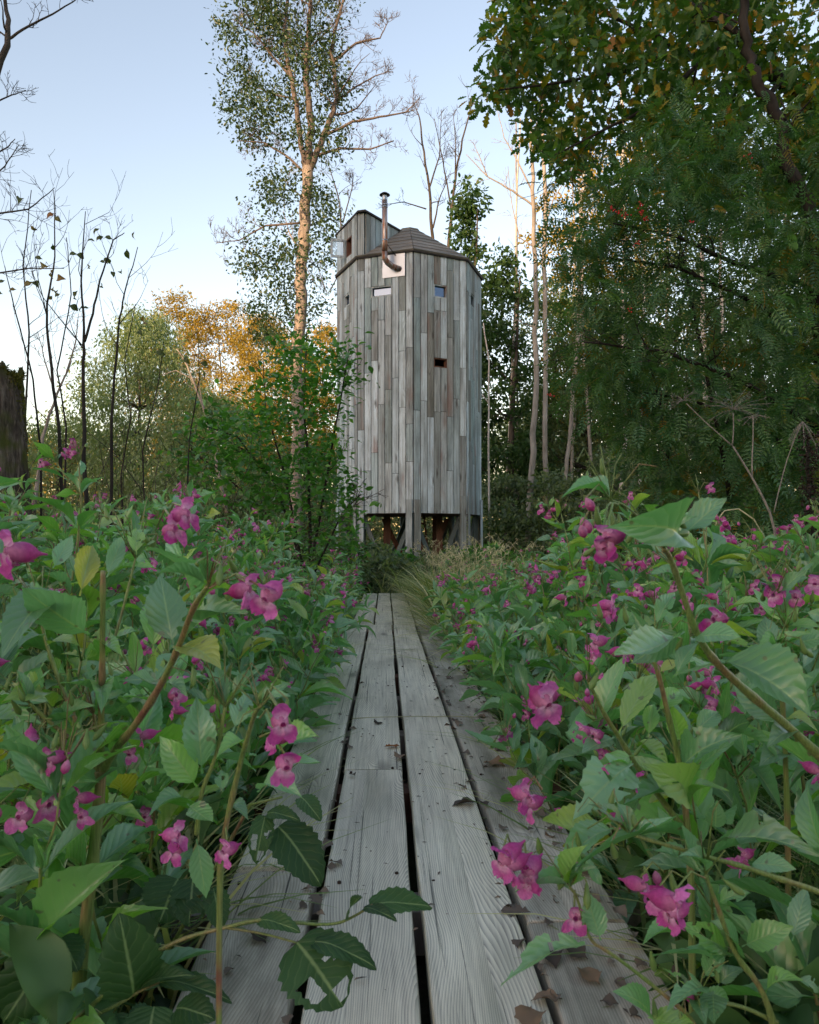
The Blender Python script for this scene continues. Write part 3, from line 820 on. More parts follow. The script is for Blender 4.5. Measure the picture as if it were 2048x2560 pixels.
def leafy_tree(name, label, base, H, rx, rz0, leaf, mat, bark, seed, clumps=60, per=110, T=None, tr=.14, group=None, cr=None, hang=0.0, cat='tree', droop=.3, shape='round'):
    rs = random.Random(seed); rng = np.random.default_rng(seed)
    base = Vector(base)
    root = empty(name, base, label, cat, group)
    line = wob_line([base, base + Vector((rs.uniform(-.3, .3), rs.uniform(-.3, .3), H * .5)), base + Vector((rs.uniform(-.5, .5), rs.uniform(-.5, .5), H * .95))], rs, H * .008, 4)
    rad = [tr * (1 - .85 * i / (len(line) - 1)) for i in range(len(line))]
    mb = MB(); mb.tube(line, rad, 8, cap=False)
    cs = []
    while len(cs) < clumps:
        z = rs.uniform(rz0, 1.0)
        t = (z - rz0) / (1 - rz0)
        if shape == 'round': pr = math.sqrt(max(0.02, 1 - (2 * t - 1) ** 2)) if t > .45 else .55 + t
        elif shape == 'cone': pr = 1.0 - .82 * t if t > .12 else .7 + t
        else: pr = .8 + .2 * math.sin(t * 7)
        a = rs.uniform(0, 2 * math.pi); r = rx * min(1, pr) * math.sqrt(rs.uniform(.08, 1)) * rs.uniform(.75, 1.12)
        cs.append((base.x + r * math.cos(a), base.y + r * math.sin(a), base.z + H * z * rs.uniform(.97, 1.03)))
    for c in cs[::2]: branch_to(mb, line, rad, c, rs)
    mb.obj('trunk', bark, root)
    cr = cr or rx * .33
    o = link('crown', leaf_cloud(rng, cs, [cr * rs.uniform(.6, 1.25) for _ in cs], per, leaf, T or TRB, mat, hang=hang, droop=droop), root)
    tag(o, kind='stuff')
    return root

def bare_tree(name, label, paths, bark, seed, group=None, limb=None, twig=(2, 8, 1.2), rmin=.006, main_n=7, cat='tree', up=.25):
    """paths: [(points, r0, r1)], first is the trunk; each further one is a branch of its own"""
    rs = random.Random(seed)
    root = empty(name, paths[0][0][0], label, cat, group)
    for i, (pts, r0, r1) in enumerate(paths):
        L = sum((Vector(b) - Vector(a)).length for a, b in zip(pts, pts[1:]))
        line = wob_line(pts, rs, min(L * .006, r0 * .35), 4); m = len(line) - 1
        mb = MB(); mb.tube(line, [r0 + (r1 - r0) * k / m for k in range(m + 1)], main_n, cap=True)
        if twig[0]: twigs(mb, line, r0, rs, twig[0], twig[1] * (1 if i else .6), min(L * .35, twig[2]), up=up, rmin=rmin, start=.3 if i else .45)
        mb.obj('trunk' if i == 0 else 'branch', limb if (limb and i) else bark, root)
    return root

# the tall ivy-clad tree with its stripped orange-lit trunk
TD = 26.0
def P(*xy): return [av(x, y, TD) for x, y in xy]
def wpx(w, d=TD): return w / 1600 * d / 2
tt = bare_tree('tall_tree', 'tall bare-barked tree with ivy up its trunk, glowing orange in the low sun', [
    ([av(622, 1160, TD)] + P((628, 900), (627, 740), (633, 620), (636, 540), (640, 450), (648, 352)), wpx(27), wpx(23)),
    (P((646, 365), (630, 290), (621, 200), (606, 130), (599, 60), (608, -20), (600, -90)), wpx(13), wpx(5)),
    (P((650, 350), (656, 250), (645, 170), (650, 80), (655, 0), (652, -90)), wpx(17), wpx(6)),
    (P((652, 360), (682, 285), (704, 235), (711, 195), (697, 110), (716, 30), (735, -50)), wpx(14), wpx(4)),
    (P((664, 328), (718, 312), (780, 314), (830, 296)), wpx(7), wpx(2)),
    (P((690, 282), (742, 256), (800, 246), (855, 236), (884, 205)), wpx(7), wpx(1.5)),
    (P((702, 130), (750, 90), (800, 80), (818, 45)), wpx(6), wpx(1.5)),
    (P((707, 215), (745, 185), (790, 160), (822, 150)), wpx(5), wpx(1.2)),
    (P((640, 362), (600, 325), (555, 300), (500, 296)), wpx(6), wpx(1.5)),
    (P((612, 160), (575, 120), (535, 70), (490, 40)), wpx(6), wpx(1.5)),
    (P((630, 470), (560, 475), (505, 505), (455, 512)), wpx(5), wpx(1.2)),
], BARK_STRIPPED, 3, twig=(3, 10, 2.6), rmin=.008, limb=BARK_LIMB_SHADED)
rng = np.random.default_rng(31)
cs = outline_centers(rng, [(-60, 500, 745), (0, 482, 740), (70, 475, 715), (150, 472, 712), (230, 480, 730), (290, 510, 735), (330, 560, 700)], TD, 2.4, 170)
cs2 = outline_centers(rng, [(350, 575, 670), (400, 545, 695), (480, 530, 712), (560, 510, 715), (610, 500, 700), (650, 545, 675), (690, 530, 645), (720, 560, 630)], TD, 1.6, 110)
cs = np.concatenate([cs, cs2])
# keep the middle of the stripped trunk clear on the sunny side
keep = [c for c in cs if not (abs((c[0] / c[1] * 1600 + 862.5) - 642) < 17 and c[1] < TD + .3 and c[2] < 14.5)]
tag(link('ivy_crown', leaf_cloud(rng, np.array(keep), rng.uniform(.4, 1.0, len(keep)), 85, .115, TS, IVY, name='ivy_crown'), tt), kind='stuff')

# dead stems and birches standing right of the tower
D2 = 21.0
def Q2(*xy, d=D2): return [av(x, y, d) for x, y in xy]
bare_tree('dead_birch', 'pale dead trunk, first right of the tower, with bare boughs reaching left', [
    (Q2((1108, 1170), (1122, 950), (1128, 800), (1127, 600), (1123, 400), (1120, 300), (1118, 240)), wpx(15, D2), wpx(5, D2)),
    (Q2((1134, 440), (1080, 402), (1027, 372), (982, 325)), wpx(5, D2), wpx(1.2, D2)),
    (Q2((1027, 372), (1010, 330), (997, 300)), wpx(2.5, D2), wpx(1, D2)),
    (Q2((1120, 400), (1090, 340), (1062, 290), (1048, 232)), wpx(4, D2), wpx(1, D2)),
    (Q2((1124, 520), (1095, 500), (1078, 430), (1070, 350)), wpx(3.5, D2), wpx(1, D2)),
    (Q2((1126, 690), (1100, 680), (1088, 672)), wpx(4, D2), wpx(1.5, D2))], BARK_DEAD, 41, twig=(2, 5, 1.4), rmin=.007)
bare_tree('dead_birch', 'slim pale dead trunk close beside the first dead trunk, half hidden by oak leaves above', [
    (Q2((1152, 1170), (1149, 900), (1146, 600), (1147, 400), (1143, 250), (1140, 150)), wpx(12, D2), wpx(6, D2)),
    (Q2((1147, 480), (1165, 420), (1190, 380)), wpx(4, D2), wpx(1.5, D2))], BARK_DEAD, 42, twig=(1, 4, .8), rmin=.007)
bare_tree('dead_birch', 'leaning dead trunk with a brown lower half, bent away from the tower', [
    (Q2((1166, 1160), (1176, 1080), (1192, 1000), (1205, 860), (1215, 700), (1222, 560), (1225, 400)), wpx(10, D2), wpx(7, D2))], BARK_DEAD, 43, twig=(1, 4, .8), rmin=.007)
bare_tree('dead_sapling', 'thin white dead stem hugging the right edge of the tower', [
    (Q2((1032, 1150), (1029, 950), (1030, 760), (1018, 680)), wpx(5, D2), wpx(2.5, D2)), (Q2((1030, 850), (1015, 830)), wpx(3, D2), wpx(1.5, D2))], BARK_BIRCH, 44, twig=(0, 0, 0))
bare_tree('birch', 'white birch trunk showing through the rowan leaves low down', [
    (Q2((1300, 1160), (1310, 1040), (1316, 900), (1312, 700), (1316, 500), (1310, 300), (1312, 100)), wpx(11, D2), wpx(6, D2))], BARK_BIRCH, 45, twig=(1, 3, .8))
bare_tree('birch', 'short visible piece of white birch trunk behind the dead hogweed', [
    (Q2((1480, 1160, ), (1482, 1050), (1488, 900), (1480, 600), (1478, 300)), wpx(13, D2), wpx(8, D2))], BARK_BIRCH, 46, twig=(1, 3, .8))
D3 = 29.0
bare_tree('dead_tree', 'dead tree with two thin bare tops rising behind the tower roof', [
    (Q2((930, 1150), (918, 800), (911, 500), (906, 420), (893, 320), (884, 250), (872, 215), d=D3), wpx(10, D3), wpx(1.5, D3)),
    (Q2((912, 480), (925, 420), (945, 370), d=D3), wpx(4, D3), wpx(1.2, D3)),
    (Q2((903, 400), (925, 330), (930, 230), d=D3), wpx(4, D3), wpx(1, D3)),
    (Q2((898, 440), (850, 425), (805, 432), d=D3), wpx(3, D3), wpx(1, D3))], BARK_TWIG, 47, twig=(2, 9, 1.6), rmin=.008)
bare_tree('dead_tree', 'bare dead tree with fanned twigs, just right of the two tops behind the tower', [
    (Q2((950, 1150), (948, 800), (945, 520), (953, 420), (965, 340), (985, 250), (1000, 205), d=D3), wpx(10, D3), wpx(1.5, D3)),
    (Q2((950, 440), (940, 380), (925, 300), (915, 250), d=D3), wpx(4, D3), wpx(1, D3)),
    (Q2((958, 400), (960, 300), (955, 240), d=D3), wpx(3.5, D3), wpx(1, D3))], BARK_TWIG, 48, twig=(2, 9, 1.6), rmin=.008)
bare_tree('dead_tree', 'faint leafless tree between the tall ivy tree and the tower, twigs above the dormer', [
    (Q2((735, 1150), (728, 800), (722, 520), (716, 430), (700, 370), (690, 340), d=34), wpx(6, 34), wpx(1, 34)),
    (Q2((722, 470), (740, 400), (745, 370), d=34), wpx(3, 34), wpx(1, 34)),
    (Q2((724, 560), (690, 620), (668, 560), d=34), wpx(3, 34), wpx(1, 34))], BARK_TWIG, 49, twig=(3, 10, 2.6), rmin=.008)

THIN = [(1062, 7, 24, 'behind the alder beside the tower'), (1092, 6, 27, 'just left of the first dead trunk'), (1196, 8, 25, 'crossing behind the leaning trunk'), (1250, 9, 23, 'first right of the leaning trunk'), (1345, 8, 22, 'beside the low white birch'), (1395, 9, 24, 'behind the rowan, midway to the hogweed'), (1545, 10, 20, 'behind the hogweed umbels'), (1640, 9, 21, 'behind the dark dock')]
for i, (vx, w, d, where) in enumerate(THIN):
    rs_ = random.Random(900 + i); k = rs_.uniform(-30, 30)
    bare_tree('birch', 'thin pale woodland stem ' + where, [(Q2((vx, 1165), (vx + k * .3, 950), (vx + k * .8, 700), (vx + k, 450), (vx + k * 1.3, 250), d=d), wpx(w, d), wpx(w * .45, d))], BARK_DEAD if i % 2 else BARK_BIRCH, 910 + i, 'thin stems of the right-hand wood', twig=(1, 5, 1.0), rmin=.006)
# leafy trees round and behind the tower: (label, view x, view y of top, distance, crown radius, ...)
def back_tree(name, label, vx, vtop, d, rx, rz0, leaf, mat, bark, seed, **kw):
    b = av(vx, 1135, d); b.z = GZ
    top = av(vx, vtop, d).z
    return leafy_tree(name, label, b, top - GZ, rx, rz0, leaf, mat, bark, seed, **kw)
GB = 'trees behind the clearing'
words_ = ['first', 'second', 'third', 'fourth', 'fifth', 'sixth']
back_tree('alder', 'slender pale green alder whose tip rises right behind the tower roof', 985, 405, 25, 1.35, .22, .15, ALDER, BARK_TWIG, 61, clumps=90, per=85, shape='cone', T=TS, cr=.55, group=GB)
back_tree('alder', 'leafy alder filling the gap between the tower and the first dead trunk', 1062, 560, 24, 1.6, .06, .14, ALDER, BARK_TWIG, 62, clumps=110, per=100, T=TS, cr=.6, group=GB)
back_tree('alder', 'dark alder behind the two dead trunks right of the tower', 1160, 600, 28, 2.4, .04, .15, DARKWOOD, BARK_TWIG, 63, clumps=120, per=110, group=GB)
back_tree('birch', 'tall birch with yellowing sunlit crown beside the oak boughs', 1215, 330, 30, 1.9, .25, .15, BIRCHY, BARK_BIRCH, 64, clumps=90, per=80, T=TS, group=GB, hang=.2)
back_tree('birch', 'second tall yellowing birch, seen through gaps in the oak', 1330, 280, 33, 2.4, .2, .16, BIRCHY, BARK_BIRCH, 65, clumps=110, per=80, group=GB, hang=.2)
back_tree('alder', 'broad dark alder low behind the leaning dead trunk', 1255, 640, 26, 2.6, .03, .15, DARKWOOD, BARK_TWIG, 66, clumps=140, per=120, group=GB)
back_tree('alder', 'dark leafy tree behind the rowan, in the middle of the right-hand wood', 1420, 540, 24, 2.8, .03, .15, DARKWOOD, BARK_TWIG, 67, clumps=140, per=120, group=GB)
back_tree('alder', 'dark leafy tree behind the rowan near the edge of the picture', 1600, 420, 22, 3.0, .03, .15, DARKWOOD, BARK_TWIG, 68, clumps=150, per=120, group=GB)
back_tree('alder', 'tall green tree behind the oak at the far right edge', 1740, 150, 25, 3.2, .05, .16, ALDER, BARK_TWIG, 69, clumps=150, per=110, group=GB)
back_tree('willow', 'round grey-green willow behind the bare saplings', 300, 655, 36, 3.3, .02, .15, WILLOW, BARK_TWIG, 71, clumps=460, per=100, hang=.5, cr=.75, group=GB, droop=1.0)
back_tree('willow', 'lower grey-green willow bush beside the round willow, towards the tall tree', 440, 830, 33, 3.1, .0, .15, WILLOW, BARK_TWIG, 72, clumps=300, per=90, hang=.4, cr=.75, group=GB, droop=1.0)
back_tree('willow', 'grey-green willow thicket low behind the rotten trunk and saplings', 130, 880, 38, 4.2, .0, .17, WILLOW, BARK_TWIG, 82, clumps=220, per=70, hang=.4, cr=.9, group=GB, droop=1.0)
back_tree('birch', 'golden sunlit tree filling in beside the ivy-clad trunk, in front of the others', 610, 720, 47, 3.4, .0, .19, BIRCHY, BARK_TWIG, 83, clumps=190, per=120, cr=.9, group=GB)
back_tree('birch', 'golden sunlit tree rising behind the round willow', 375, 630, 54, 3.6, .2, .2, BIRCHY, BARK_TWIG, 73, clumps=170, per=120, cr=1.0, group=GB)
back_tree('birch', 'golden sunlit tree between the willow and the tall ivy tree', 465, 642, 55, 4.0, .05, .2, BIRCHY, BARK_TWIG, 74, clumps=210, per=120, cr=1.0, group=GB)
back_tree('birch', 'golden sunlit tree close left of the tall ivy-clad trunk', 555, 668, 52, 3.6, .05, .2, BIRCHY, BARK_TWIG, 75, clumps=180, per=120, cr=1.0, group=GB)
back_tree('birch', 'golden tree seen in the gap between the tall trunk and the tower', 685, 690, 50, 3.2, .05, .2, BIRCHY, BARK_TWIG, 76, clumps=160, per=110, cr=.9, group=GB)
back_tree('birch', 'distant golden tree low behind the bare saplings, nearest the rotten trunk', 120, 930, 62, 6.0, .05, .26, BIRCHY, BARK_TWIG, 77, clumps=100, per=80, cr=1.3, group=GB)
back_tree('birch', 'distant golden tree at the left picture edge, beyond the rotten trunk', -40, 880, 60, 5.0, .05, .26, BIRCHY, BARK_TWIG, 78, clumps=100, per=80, cr=1.3, group=GB)
back_tree('alder', 'thin green bush standing behind the bare saplings', 190, 800, 40, 3.2, .04, .19, WILLOW, BARK_TWIG, 79, clumps=60, per=60, cr=1.1, group=GB)
back_tree('alder', 'dark low tree behind the tower legs', 860, 1010, 30, 3.4, .02, .15, DARKWOOD, BARK_TWIG, 80, clumps=150, per=110, group=GB)
back_tree('alder', 'dark low tree behind the leafy shrub, left of the tower', 640, 960, 34, 3.6, .02, .16, DARKWOOD, BARK_TWIG, 81, clumps=150, per=100, group=GB)

FARL = ['farthest left', 'second from the left', 'third from the left', 'fourth from the left', 'fifth from the left', 'sixth from the left', 'seventh from the left', 'eighth from the left', 'ninth from the left', 'tenth from the left', 'eleventh from the left', 'twelfth from the left']
for i, vx in enumerate((-60, 60, 170, 270, 380, 520, 640, 770, 900, 1010, 1100, 1200)):
    back_tree('far_tree', f'hazy low tree in the distant wood edge, {FARL[i]}', vx, 905 + 25 * math.sin(i * 2.3), 78, 7.0, .02, .34, BIRCHY if i in (0, 1, 3) else WILLOW if i < 6 else DARKWOOD, BARK_TWIG, 400 + i, clumps=70, per=110, cr=2.0, group='trees of the distant wood edge')
RW = ['next to the dead trunks', 'second from the dead trunks', 'third from the dead trunks', 'fourth from the dead trunks', 'fifth from the dead trunks', 'last towards the picture edge']
for i, (vx, vt, d) in enumerate(((1130, 860, 33), (1240, 760, 35), (1350, 700, 32), (1470, 640, 34), (1600, 620, 31), (1720, 560, 33))):
    back_tree('hazel', f'dark hazel bush low in the shaded wood, {RW[i]}', vx, vt, d, 3.4, .0, .17, DARKWOOD, BARK_TWIG, 430 + i, clumps=110, per=100, cr=.9, group='hazels of the shaded wood')
for i, (vx, vt, d) in enumerate(((1080, 1010, 22), (1190, 1000, 20), (1290, 960, 18), (1420, 900, 15), (1560, 860, 13.5), (1700, 820, 13))):
    back_tree('elder', f'dark low elder in the understorey right of the tower, {words_[i]} from the tower', vx, vt, d, .085 * d, .0, .12, DARKWOOD, BARK_TWIG, 450 + i, clumps=80, per=80, T=TS, cr=.4, group='low elders right of the tower', tr=.04)

# grey dead limb leaning in front of the willow
bare_tree('leaning_dead_tree', 'grey dead trunk leaning across the willow', [
    (Q2((478, 1080), (452, 950), (425, 850), (395, 770), (372, 735), d=30), wpx(8, 30), wpx(2, 30)),
    (Q2((430, 870), (418, 800), (405, 760), d=30), wpx(3, 30), wpx(1, 30)), (Q2((410, 800), (370, 780), (340, 790), d=30), wpx(3, 30), wpx(1, 30))], BARK_DEAD, 50, twig=(2, 5, 1.5), rmin=.008)
bare_tree('leaning_dead_tree', 'pale forked dead bough rising behind the leftmost saplings', [
    (Q2((70, 1080), (90, 920), (120, 830), (150, 760), d=18), wpx(9, 18), wpx(3, 18)), (Q2((118, 835), (95, 760), (80, 700), d=18), wpx(4, 18), wpx(1.2, 18)), (Q2((140, 785), (160, 720), (165, 660), d=18), wpx(4, 18), wpx(1.2, 18))], BARK_DEAD, 51, twig=(2, 8, 1.2), rmin=.006)

# oak overhead at the right: trunk beyond the frame, boughs coming in
OD = 9.0
oak_rows = [(-120, 1040, 1900), (0, 1075, 1900), (60, 1050, 1900), (130, 1062, 1900), (170, 1040, 1900), (215, 1075, 1900), (260, 1098, 1900), (300, 1130, 1900), (345, 1165, 1880), (385, 1230, 1750), (420, 1330, 1500)]
oak = bare_tree('oak', 'big dark oak reaching in overhead with lobed green and yellow leaves', [
    ([av(1990, 1220, OD), av(1960, 800, OD), av(1900, 420, OD), av(1800, 270, OD)], .17, .12),
    ([av(1800, 275, OD), av(1712, 213, OD), av(1630, 158, OD), av(1509, 104, OD), av(1471, 118, OD), av(1428, 101, OD), av(1330, 60, OD)], .11, .035),
    ([av(1620, 155, OD), av(1540, 60, OD), av(1500, -20, OD), av(1450, -110, OD)], .075, .04),
    ([av(1430, 103, OD), av(1320, 150, OD - .4), av(1200, 170, OD - .6), av(1050, 190, OD - .7)], .03, .008),
    ([av(1500, 110, OD), av(1380, 220, OD - .5), av(1260, 280, OD - .8), av(1160, 330, OD - .9)], .03, .008),
    ([av(1400, 85, OD), av(1260, 20, OD + .4), av(1120, 0, OD + .6)], .03, .008),
    ([av(1650, 165, OD), av(1560, 260, OD - .6), av(1450, 330, OD - .8)], .035, .01),
], BARK_DARK, 81, twig=(2, 7, 1.0), rmin=.005, up=.05)
rng = np.random.default_rng(82)
cs = outline_centers(rng, oak_rows, OD, 1.6, 460, holes=[(1490, 150, 50, 28), (1400, 60, 40, 22), (1680, 60, 50, 30)])
cs = np.concatenate([cs, np.array([tuple(av(x, y, OD - .6)) for x, y in ((1035, 175), (1028, 195), (1060, 185), (1050, 65), (1065, 55), (1045, 80), (1100, 120), (1090, 20))])])
def oak_leaves(cs, n_each, r):
    N = len(cs) * n_each; C = np.repeat(cs, n_each, 0)
    off = rng.normal(size=(N, 3)); off /= np.linalg.norm(off, axis=1, keepdims=True); off *= (rng.random(N) ** .5 * r)[:, None]
    X = off / r + rng.normal(size=(N, 3)) * .6; X[:, 2] -= .35
    Z = rng.normal(size=(N, 3)) * .6; Z[:, 2] += .8
    return C + off, frames_np(X, Z),   .13 * (1 + .22 * rng.normal(size=N)).clip(.6, 1.5), rng.random(N)
pos, Rf, sc_, rd = oak_leaves(cs, 30, .24)
tag(link('crown', scatter('crown', TOAK, pos, Rf, sc_, rd, OAK), oak), kind='stuff')
oak_leaf_me = template_mesh('leaf', TOAK, OAK)
near = cs[np.argsort(cs[:, 0] + cs[:, 1] * .6)][:46]
pos, Rf, sc_, rd = oak_leaves(near, 5, .28)
for i in range(len(pos)):
    link('leaf', oak_leaf_me, oak, mat4(Matrix(Rf[i].tolist()), Vector(pos[i]), (sc_[i],) * 3))

# rowan in front of the oak: feathered leaves, red berries
RD = 7.4
rowan_rows = [(250, 1440, 1800), (330, 1330, 1850), (420, 1225, 1850), (500, 1215, 1850), (570, 1230, 1850), (650, 1240, 1850), (760, 1245, 1850), (850, 1275, 1850), (950, 1310, 1850), (1040, 1350, 1850), (1130, 1400, 1850), (1200, 1480, 1850)]
rowan = bare_tree('rowan', 'dense rowan with feathered dark leaves and a few red berries filling the right side', [
    ([av(1735, 1230, RD), av(1735, 800, RD), av(1700, 418, RD), av(1654, 342, RD), av(1651, 274, RD), av(1605, 191, RD), av(1586, 137, RD), av(1567, 74, RD), av(1567, -60, RD)], .075, .04),
    ([av(1567, 76, RD), av(1480, 25, RD + .2), av(1430, -10, RD + .3)], .03, .018),
    ([av(1700, 600, RD), av(1560, 560, RD - .4), av(1430, 500, RD - .6), av(1290, 470, RD - .6)], .03, .008),
    ([av(1720, 760, RD), av(1600, 640, RD - .3), av(1420, 560, RD - .2), av(1260, 540, RD - .2)], .03, .008),
    ([av(1720, 900, RD), av(1560, 800, RD - .6), av(1400, 740, RD - .8), av(1230, 720, RD - .8)], .03, .008),
    ([av(1730, 1000, RD), av(1600, 900, RD + .4), av(1450, 840, RD + .4), av(1290, 820, RD + .2)], .03, .008),
    ([av(1560, 1200, RD + .3), av(1530, 1000, RD + .2), av(1500, 850, RD), av(1470, 700, RD), av(1430, 500, RD)], .028, .01),
    ([av(1440, 1180, RD + .5), av(1410, 1000, RD + .4), av(1390, 850, RD + .4), av(1350, 700, RD)], .02, .008),
], BARK_DARK, 84, twig=(2, 7, .8), rmin=.004, up=.1)
rng = np.random.default_rng(85)
cs = outline_centers(rng, rowan_rows, RD, 1.3, 450, holes=[(1500, 545, 80, 42), (1640, 300, 50, 35)])
cs = np.concatenate([cs, outline_centers(rng, [(380, 1190, 1270), (480, 1195, 1280), (560, 1200, 1290), (700, 1190, 1300), (780, 1200, 1300), (830, 1150, 1260), (870, 1270, 1340)], RD - .5, .5, 22)])
def rowan_leaves(cs, n_each, r):
    N = len(cs) * n_each; C = np.repeat(cs, n_each, 0)
    off = rng.normal(size=(N, 3)); off /= np.linalg.norm(off, axis=1, keepdims=True); off *= (rng.random(N) ** .5 * r)[:, None]
    X = off / r * .8 + rng.normal(size=(N, 3)) * .5; X[:, 2] -= .35
    Z = rng.normal(size=(N, 3)) * .4; Z[:, 2] += 1
    return C + off, frames_np(X, Z), .20 * (1 + .2 * rng.normal(size=N)).clip(.6, 1.4), (np.repeat(rng.random(len(cs)) * .35, n_each) + rng.random(N) * .65)
pos, Rf, sc_, rd = rowan_leaves(cs, 17, .3)
tag(link('crown', scatter('crown', TPIN, pos, Rf, sc_, rd, ROWAN), rowan), kind='stuff')
rowan_leaf_me = template_mesh('leaf', TPIN, ROWAN)
near = cs[np.argsort(cs[:, 1])][:60]
pos, Rf, sc_, rd = rowan_leaves(near, 4, .32)
for i in range(len(pos)):
    link('leaf', rowan_leaf_me, rowan, mat4(Matrix(Rf[i].tolist()), Vector(pos[i]), (sc_[i],) * 3))
b = MB(); b.lathe(Matrix.Identity(4), [(.0005, -.0065), (.0045, -.005), (.0068, 0), (.0048, .005), (.0005, .0062)], 7); berry_me = b.mesh('berry', BERRY)
rs = random.Random(9)
for cx, cy, k in ((1290, 440, 9), (1303, 447, 8), (1318, 452, 10), (1347, 432, 7), (1352, 445, 9), (1362, 462, 8), (1344, 510, 5), (1455, 465, 5), (1160, 830, 5), (1328, 655, 4), (1575, 325, 4)):
    c = av(cx, cy, RD - 1.35)
    for _ in range(k):
        link('berry', berry_me, rowan, Matrix.Translation(c + Vector((rs.gauss(0, .014), rs.gauss(0, .014), rs.gauss(0, .012)))))

# leafy green shrub left of the tower
SD = 9.0
shrub = bare_tree('shrub', 'bright green leafy shrub with tall shoots growing left of the tower', [
    ([av(655, 1210, SD), av(650, 1000, SD), av(640, 850, SD), av(645, 700, SD)], .022, .006),
    ([av(650, 1210, SD), av(690, 1000, SD), av(715, 850, SD), av(735, 735, SD)], .018, .005),
    ([av(645, 1210, SD), av(580, 1020, SD - .2), av(500, 920, SD - .3), av(410, 890, SD - .3)], .018, .005),
    ([av(640, 1210, SD), av(600, 1000, SD + .2), av(560, 860, SD + .3), av(555, 760, SD + .3)], .018, .005),
    ([av(660, 1210, SD), av(720, 1080, SD - .3), av(760, 1040, SD - .4)], .014, .004),
    ([av(640, 1210, SD), av(560, 1080, SD), av(450, 980, SD), av(390, 950, SD)], .016, .004)], BARK_DARK, 91, twig=(2, 9, .7), rmin=.0035, up=.3)
rng = np.random.default_rng(92)
cs = outline_centers(rng, [(690, 632, 652), (740, 600, 735), (790, 575, 738), (840, 520, 715), (880, 410, 710), (920, 385, 715), (970, 380, 725), (1020, 400, 745), (1070, 450, 755), (1120, 510, 765), (1160, 540, 770)], SD, 1.1, 170)
T7 = T_lance(6, .06, .25, .01, 0, 0, (-1, 0, 1), 0)
T7 = (T7[0] * (1, .55, 1), T7[1], T7[2])
N = len(cs) * 25; C = np.repeat(cs, 25, 0); off = rng.normal(size=(N, 3)) * .13
X = rng.normal(size=(N, 3)); X[:, 2] *= .5; Z = rng.normal(size=(N, 3)) * .45; Z[:, 2] += 1
tag(link('crown', scatter('crown', T7, C + off, frames_np(X, Z), .095 * rng.uniform(.6, 1.3, N), rng.random(N), SHRUB), shrub), kind='stuff')
shrub_leaf_me = template_mesh('leaf', T7, SHRUB)
near = cs[np.argsort(cs[:, 1])][:50]
rs = random.Random(93)
for c in near:
    for _ in range(5):
        p = Vector(c) + Vector((rs.gauss(0, .14), rs.gauss(0, .1) - .05, rs.gauss(0, .13)))
        link('leaf', shrub_leaf_me, shrub, mat4(frame((rs.gauss(0, 1), rs.gauss(0, 1), rs.gauss(0, .5)), (rs.gauss(0, .4), rs.gauss(0, .4), 1)), p, (.095 * rs.uniform(.7, 1.3),) * 3))

# low growth that hides the feet of the tower
BUSHES = [(790, 1120, 12.6, 'left leg of the tower'), (850, 1135, 13.2, 'gap between front and left leg'), (905, 1140, 12.0, 'front leg of the tower'), (960, 1130, 13.4, 'right-hand leg of the tower'), (740, 1095, 12.2, 'shrub beside the tower'), (1030, 1120, 13.8, 'thin white stem'), (815, 1150, 11.2, 'end of the boards')]
for i, (vx, vt, d, where) in enumerate(BUSHES):
    back_tree('bramble', f'low green bramble bush by the {where}', vx, vt + 34, d, .62, .0, .075, SHRUB if i % 2 else DARKWOOD, BARK_TWIG, 480 + i, clumps=40, per=60, T=TS, cr=.15, group='brambles at the foot of the tower', tr=.012, cat='bush')

# bare saplings at the left
LD = 7.2
T_dry = T_lance(8, .22, .5, .05, 1.0, .8, (-1, 0, 1), .02); T_dry = (T_dry[0] * (1, .6, 1), T_dry[1], T_dry[2])
DRYGREEN = leaf_mat('withering_leaf', [(0, (.06, .09, .035)), (.6, (.10, .12, .05)), (.85, (.20, .15, .05)), (1, (.30, .13, .05))], .3, .5, .3)
dry_me = template_mesh('leaf', T_dry, DRYGREEN)
saps = [([(149, 1130), (123, 897), (103, 735), (98, 640), (116, 540), (113, 400)], 9, 'bare dark sapling nearest the rotten trunk', 7, 6.8),
        ([(196, 1130), (178, 963), (176, 760), (177, 690), (172, 560), (180, 445)], 11, 'thickest bare sapling, forked halfway up, second from the rotten trunk', 8, 7.0),
        ([(178, 720), (195, 660), (211, 590), (238, 505), (262, 490)], 6, 'bare shoot splitting off beside the thickest sapling', 6, 7.0),
        ([(228, 1130), (236, 900), (240, 800), (252, 670), (266, 600), (290, 520)], 8, 'bare sapling leaning gently towards the willow', 6, 7.3),
        ([(60, 1130), (52, 900), (62, 700), (48, 560), (66, 400)], 6, 'thin bare sapling rising just behind the rotten trunk top', 5, 7.5),
        ([(128, 1130), (140, 900), (120, 780), (150, 620), (140, 500)], 5, 'thin whip between the first two saplings', 4, 7.8),
        ([(310, 1130), (300, 950), (335, 800), (345, 720)], 4, 'thin bare whip with orange leaves in front of the willow', 4, 8.0),
        ([(385, 1130), (398, 930), (420, 800), (418, 720)], 4, 'short bare whip standing before the willow, next to the shrub', 4, 8.2),
        ([(90, 1130), (85, 950), (70, 800), (30, 650), (10, 560)], 6, 'bare sapling bending out over the rotten trunk', 4, 6.6),
        ([(265, 1130), (255, 1000), (275, 880), (262, 760), (285, 640)], 4, 'slender bare whip beside the leaning sapling', 3, 7.9)]
rs = random.Random(71)
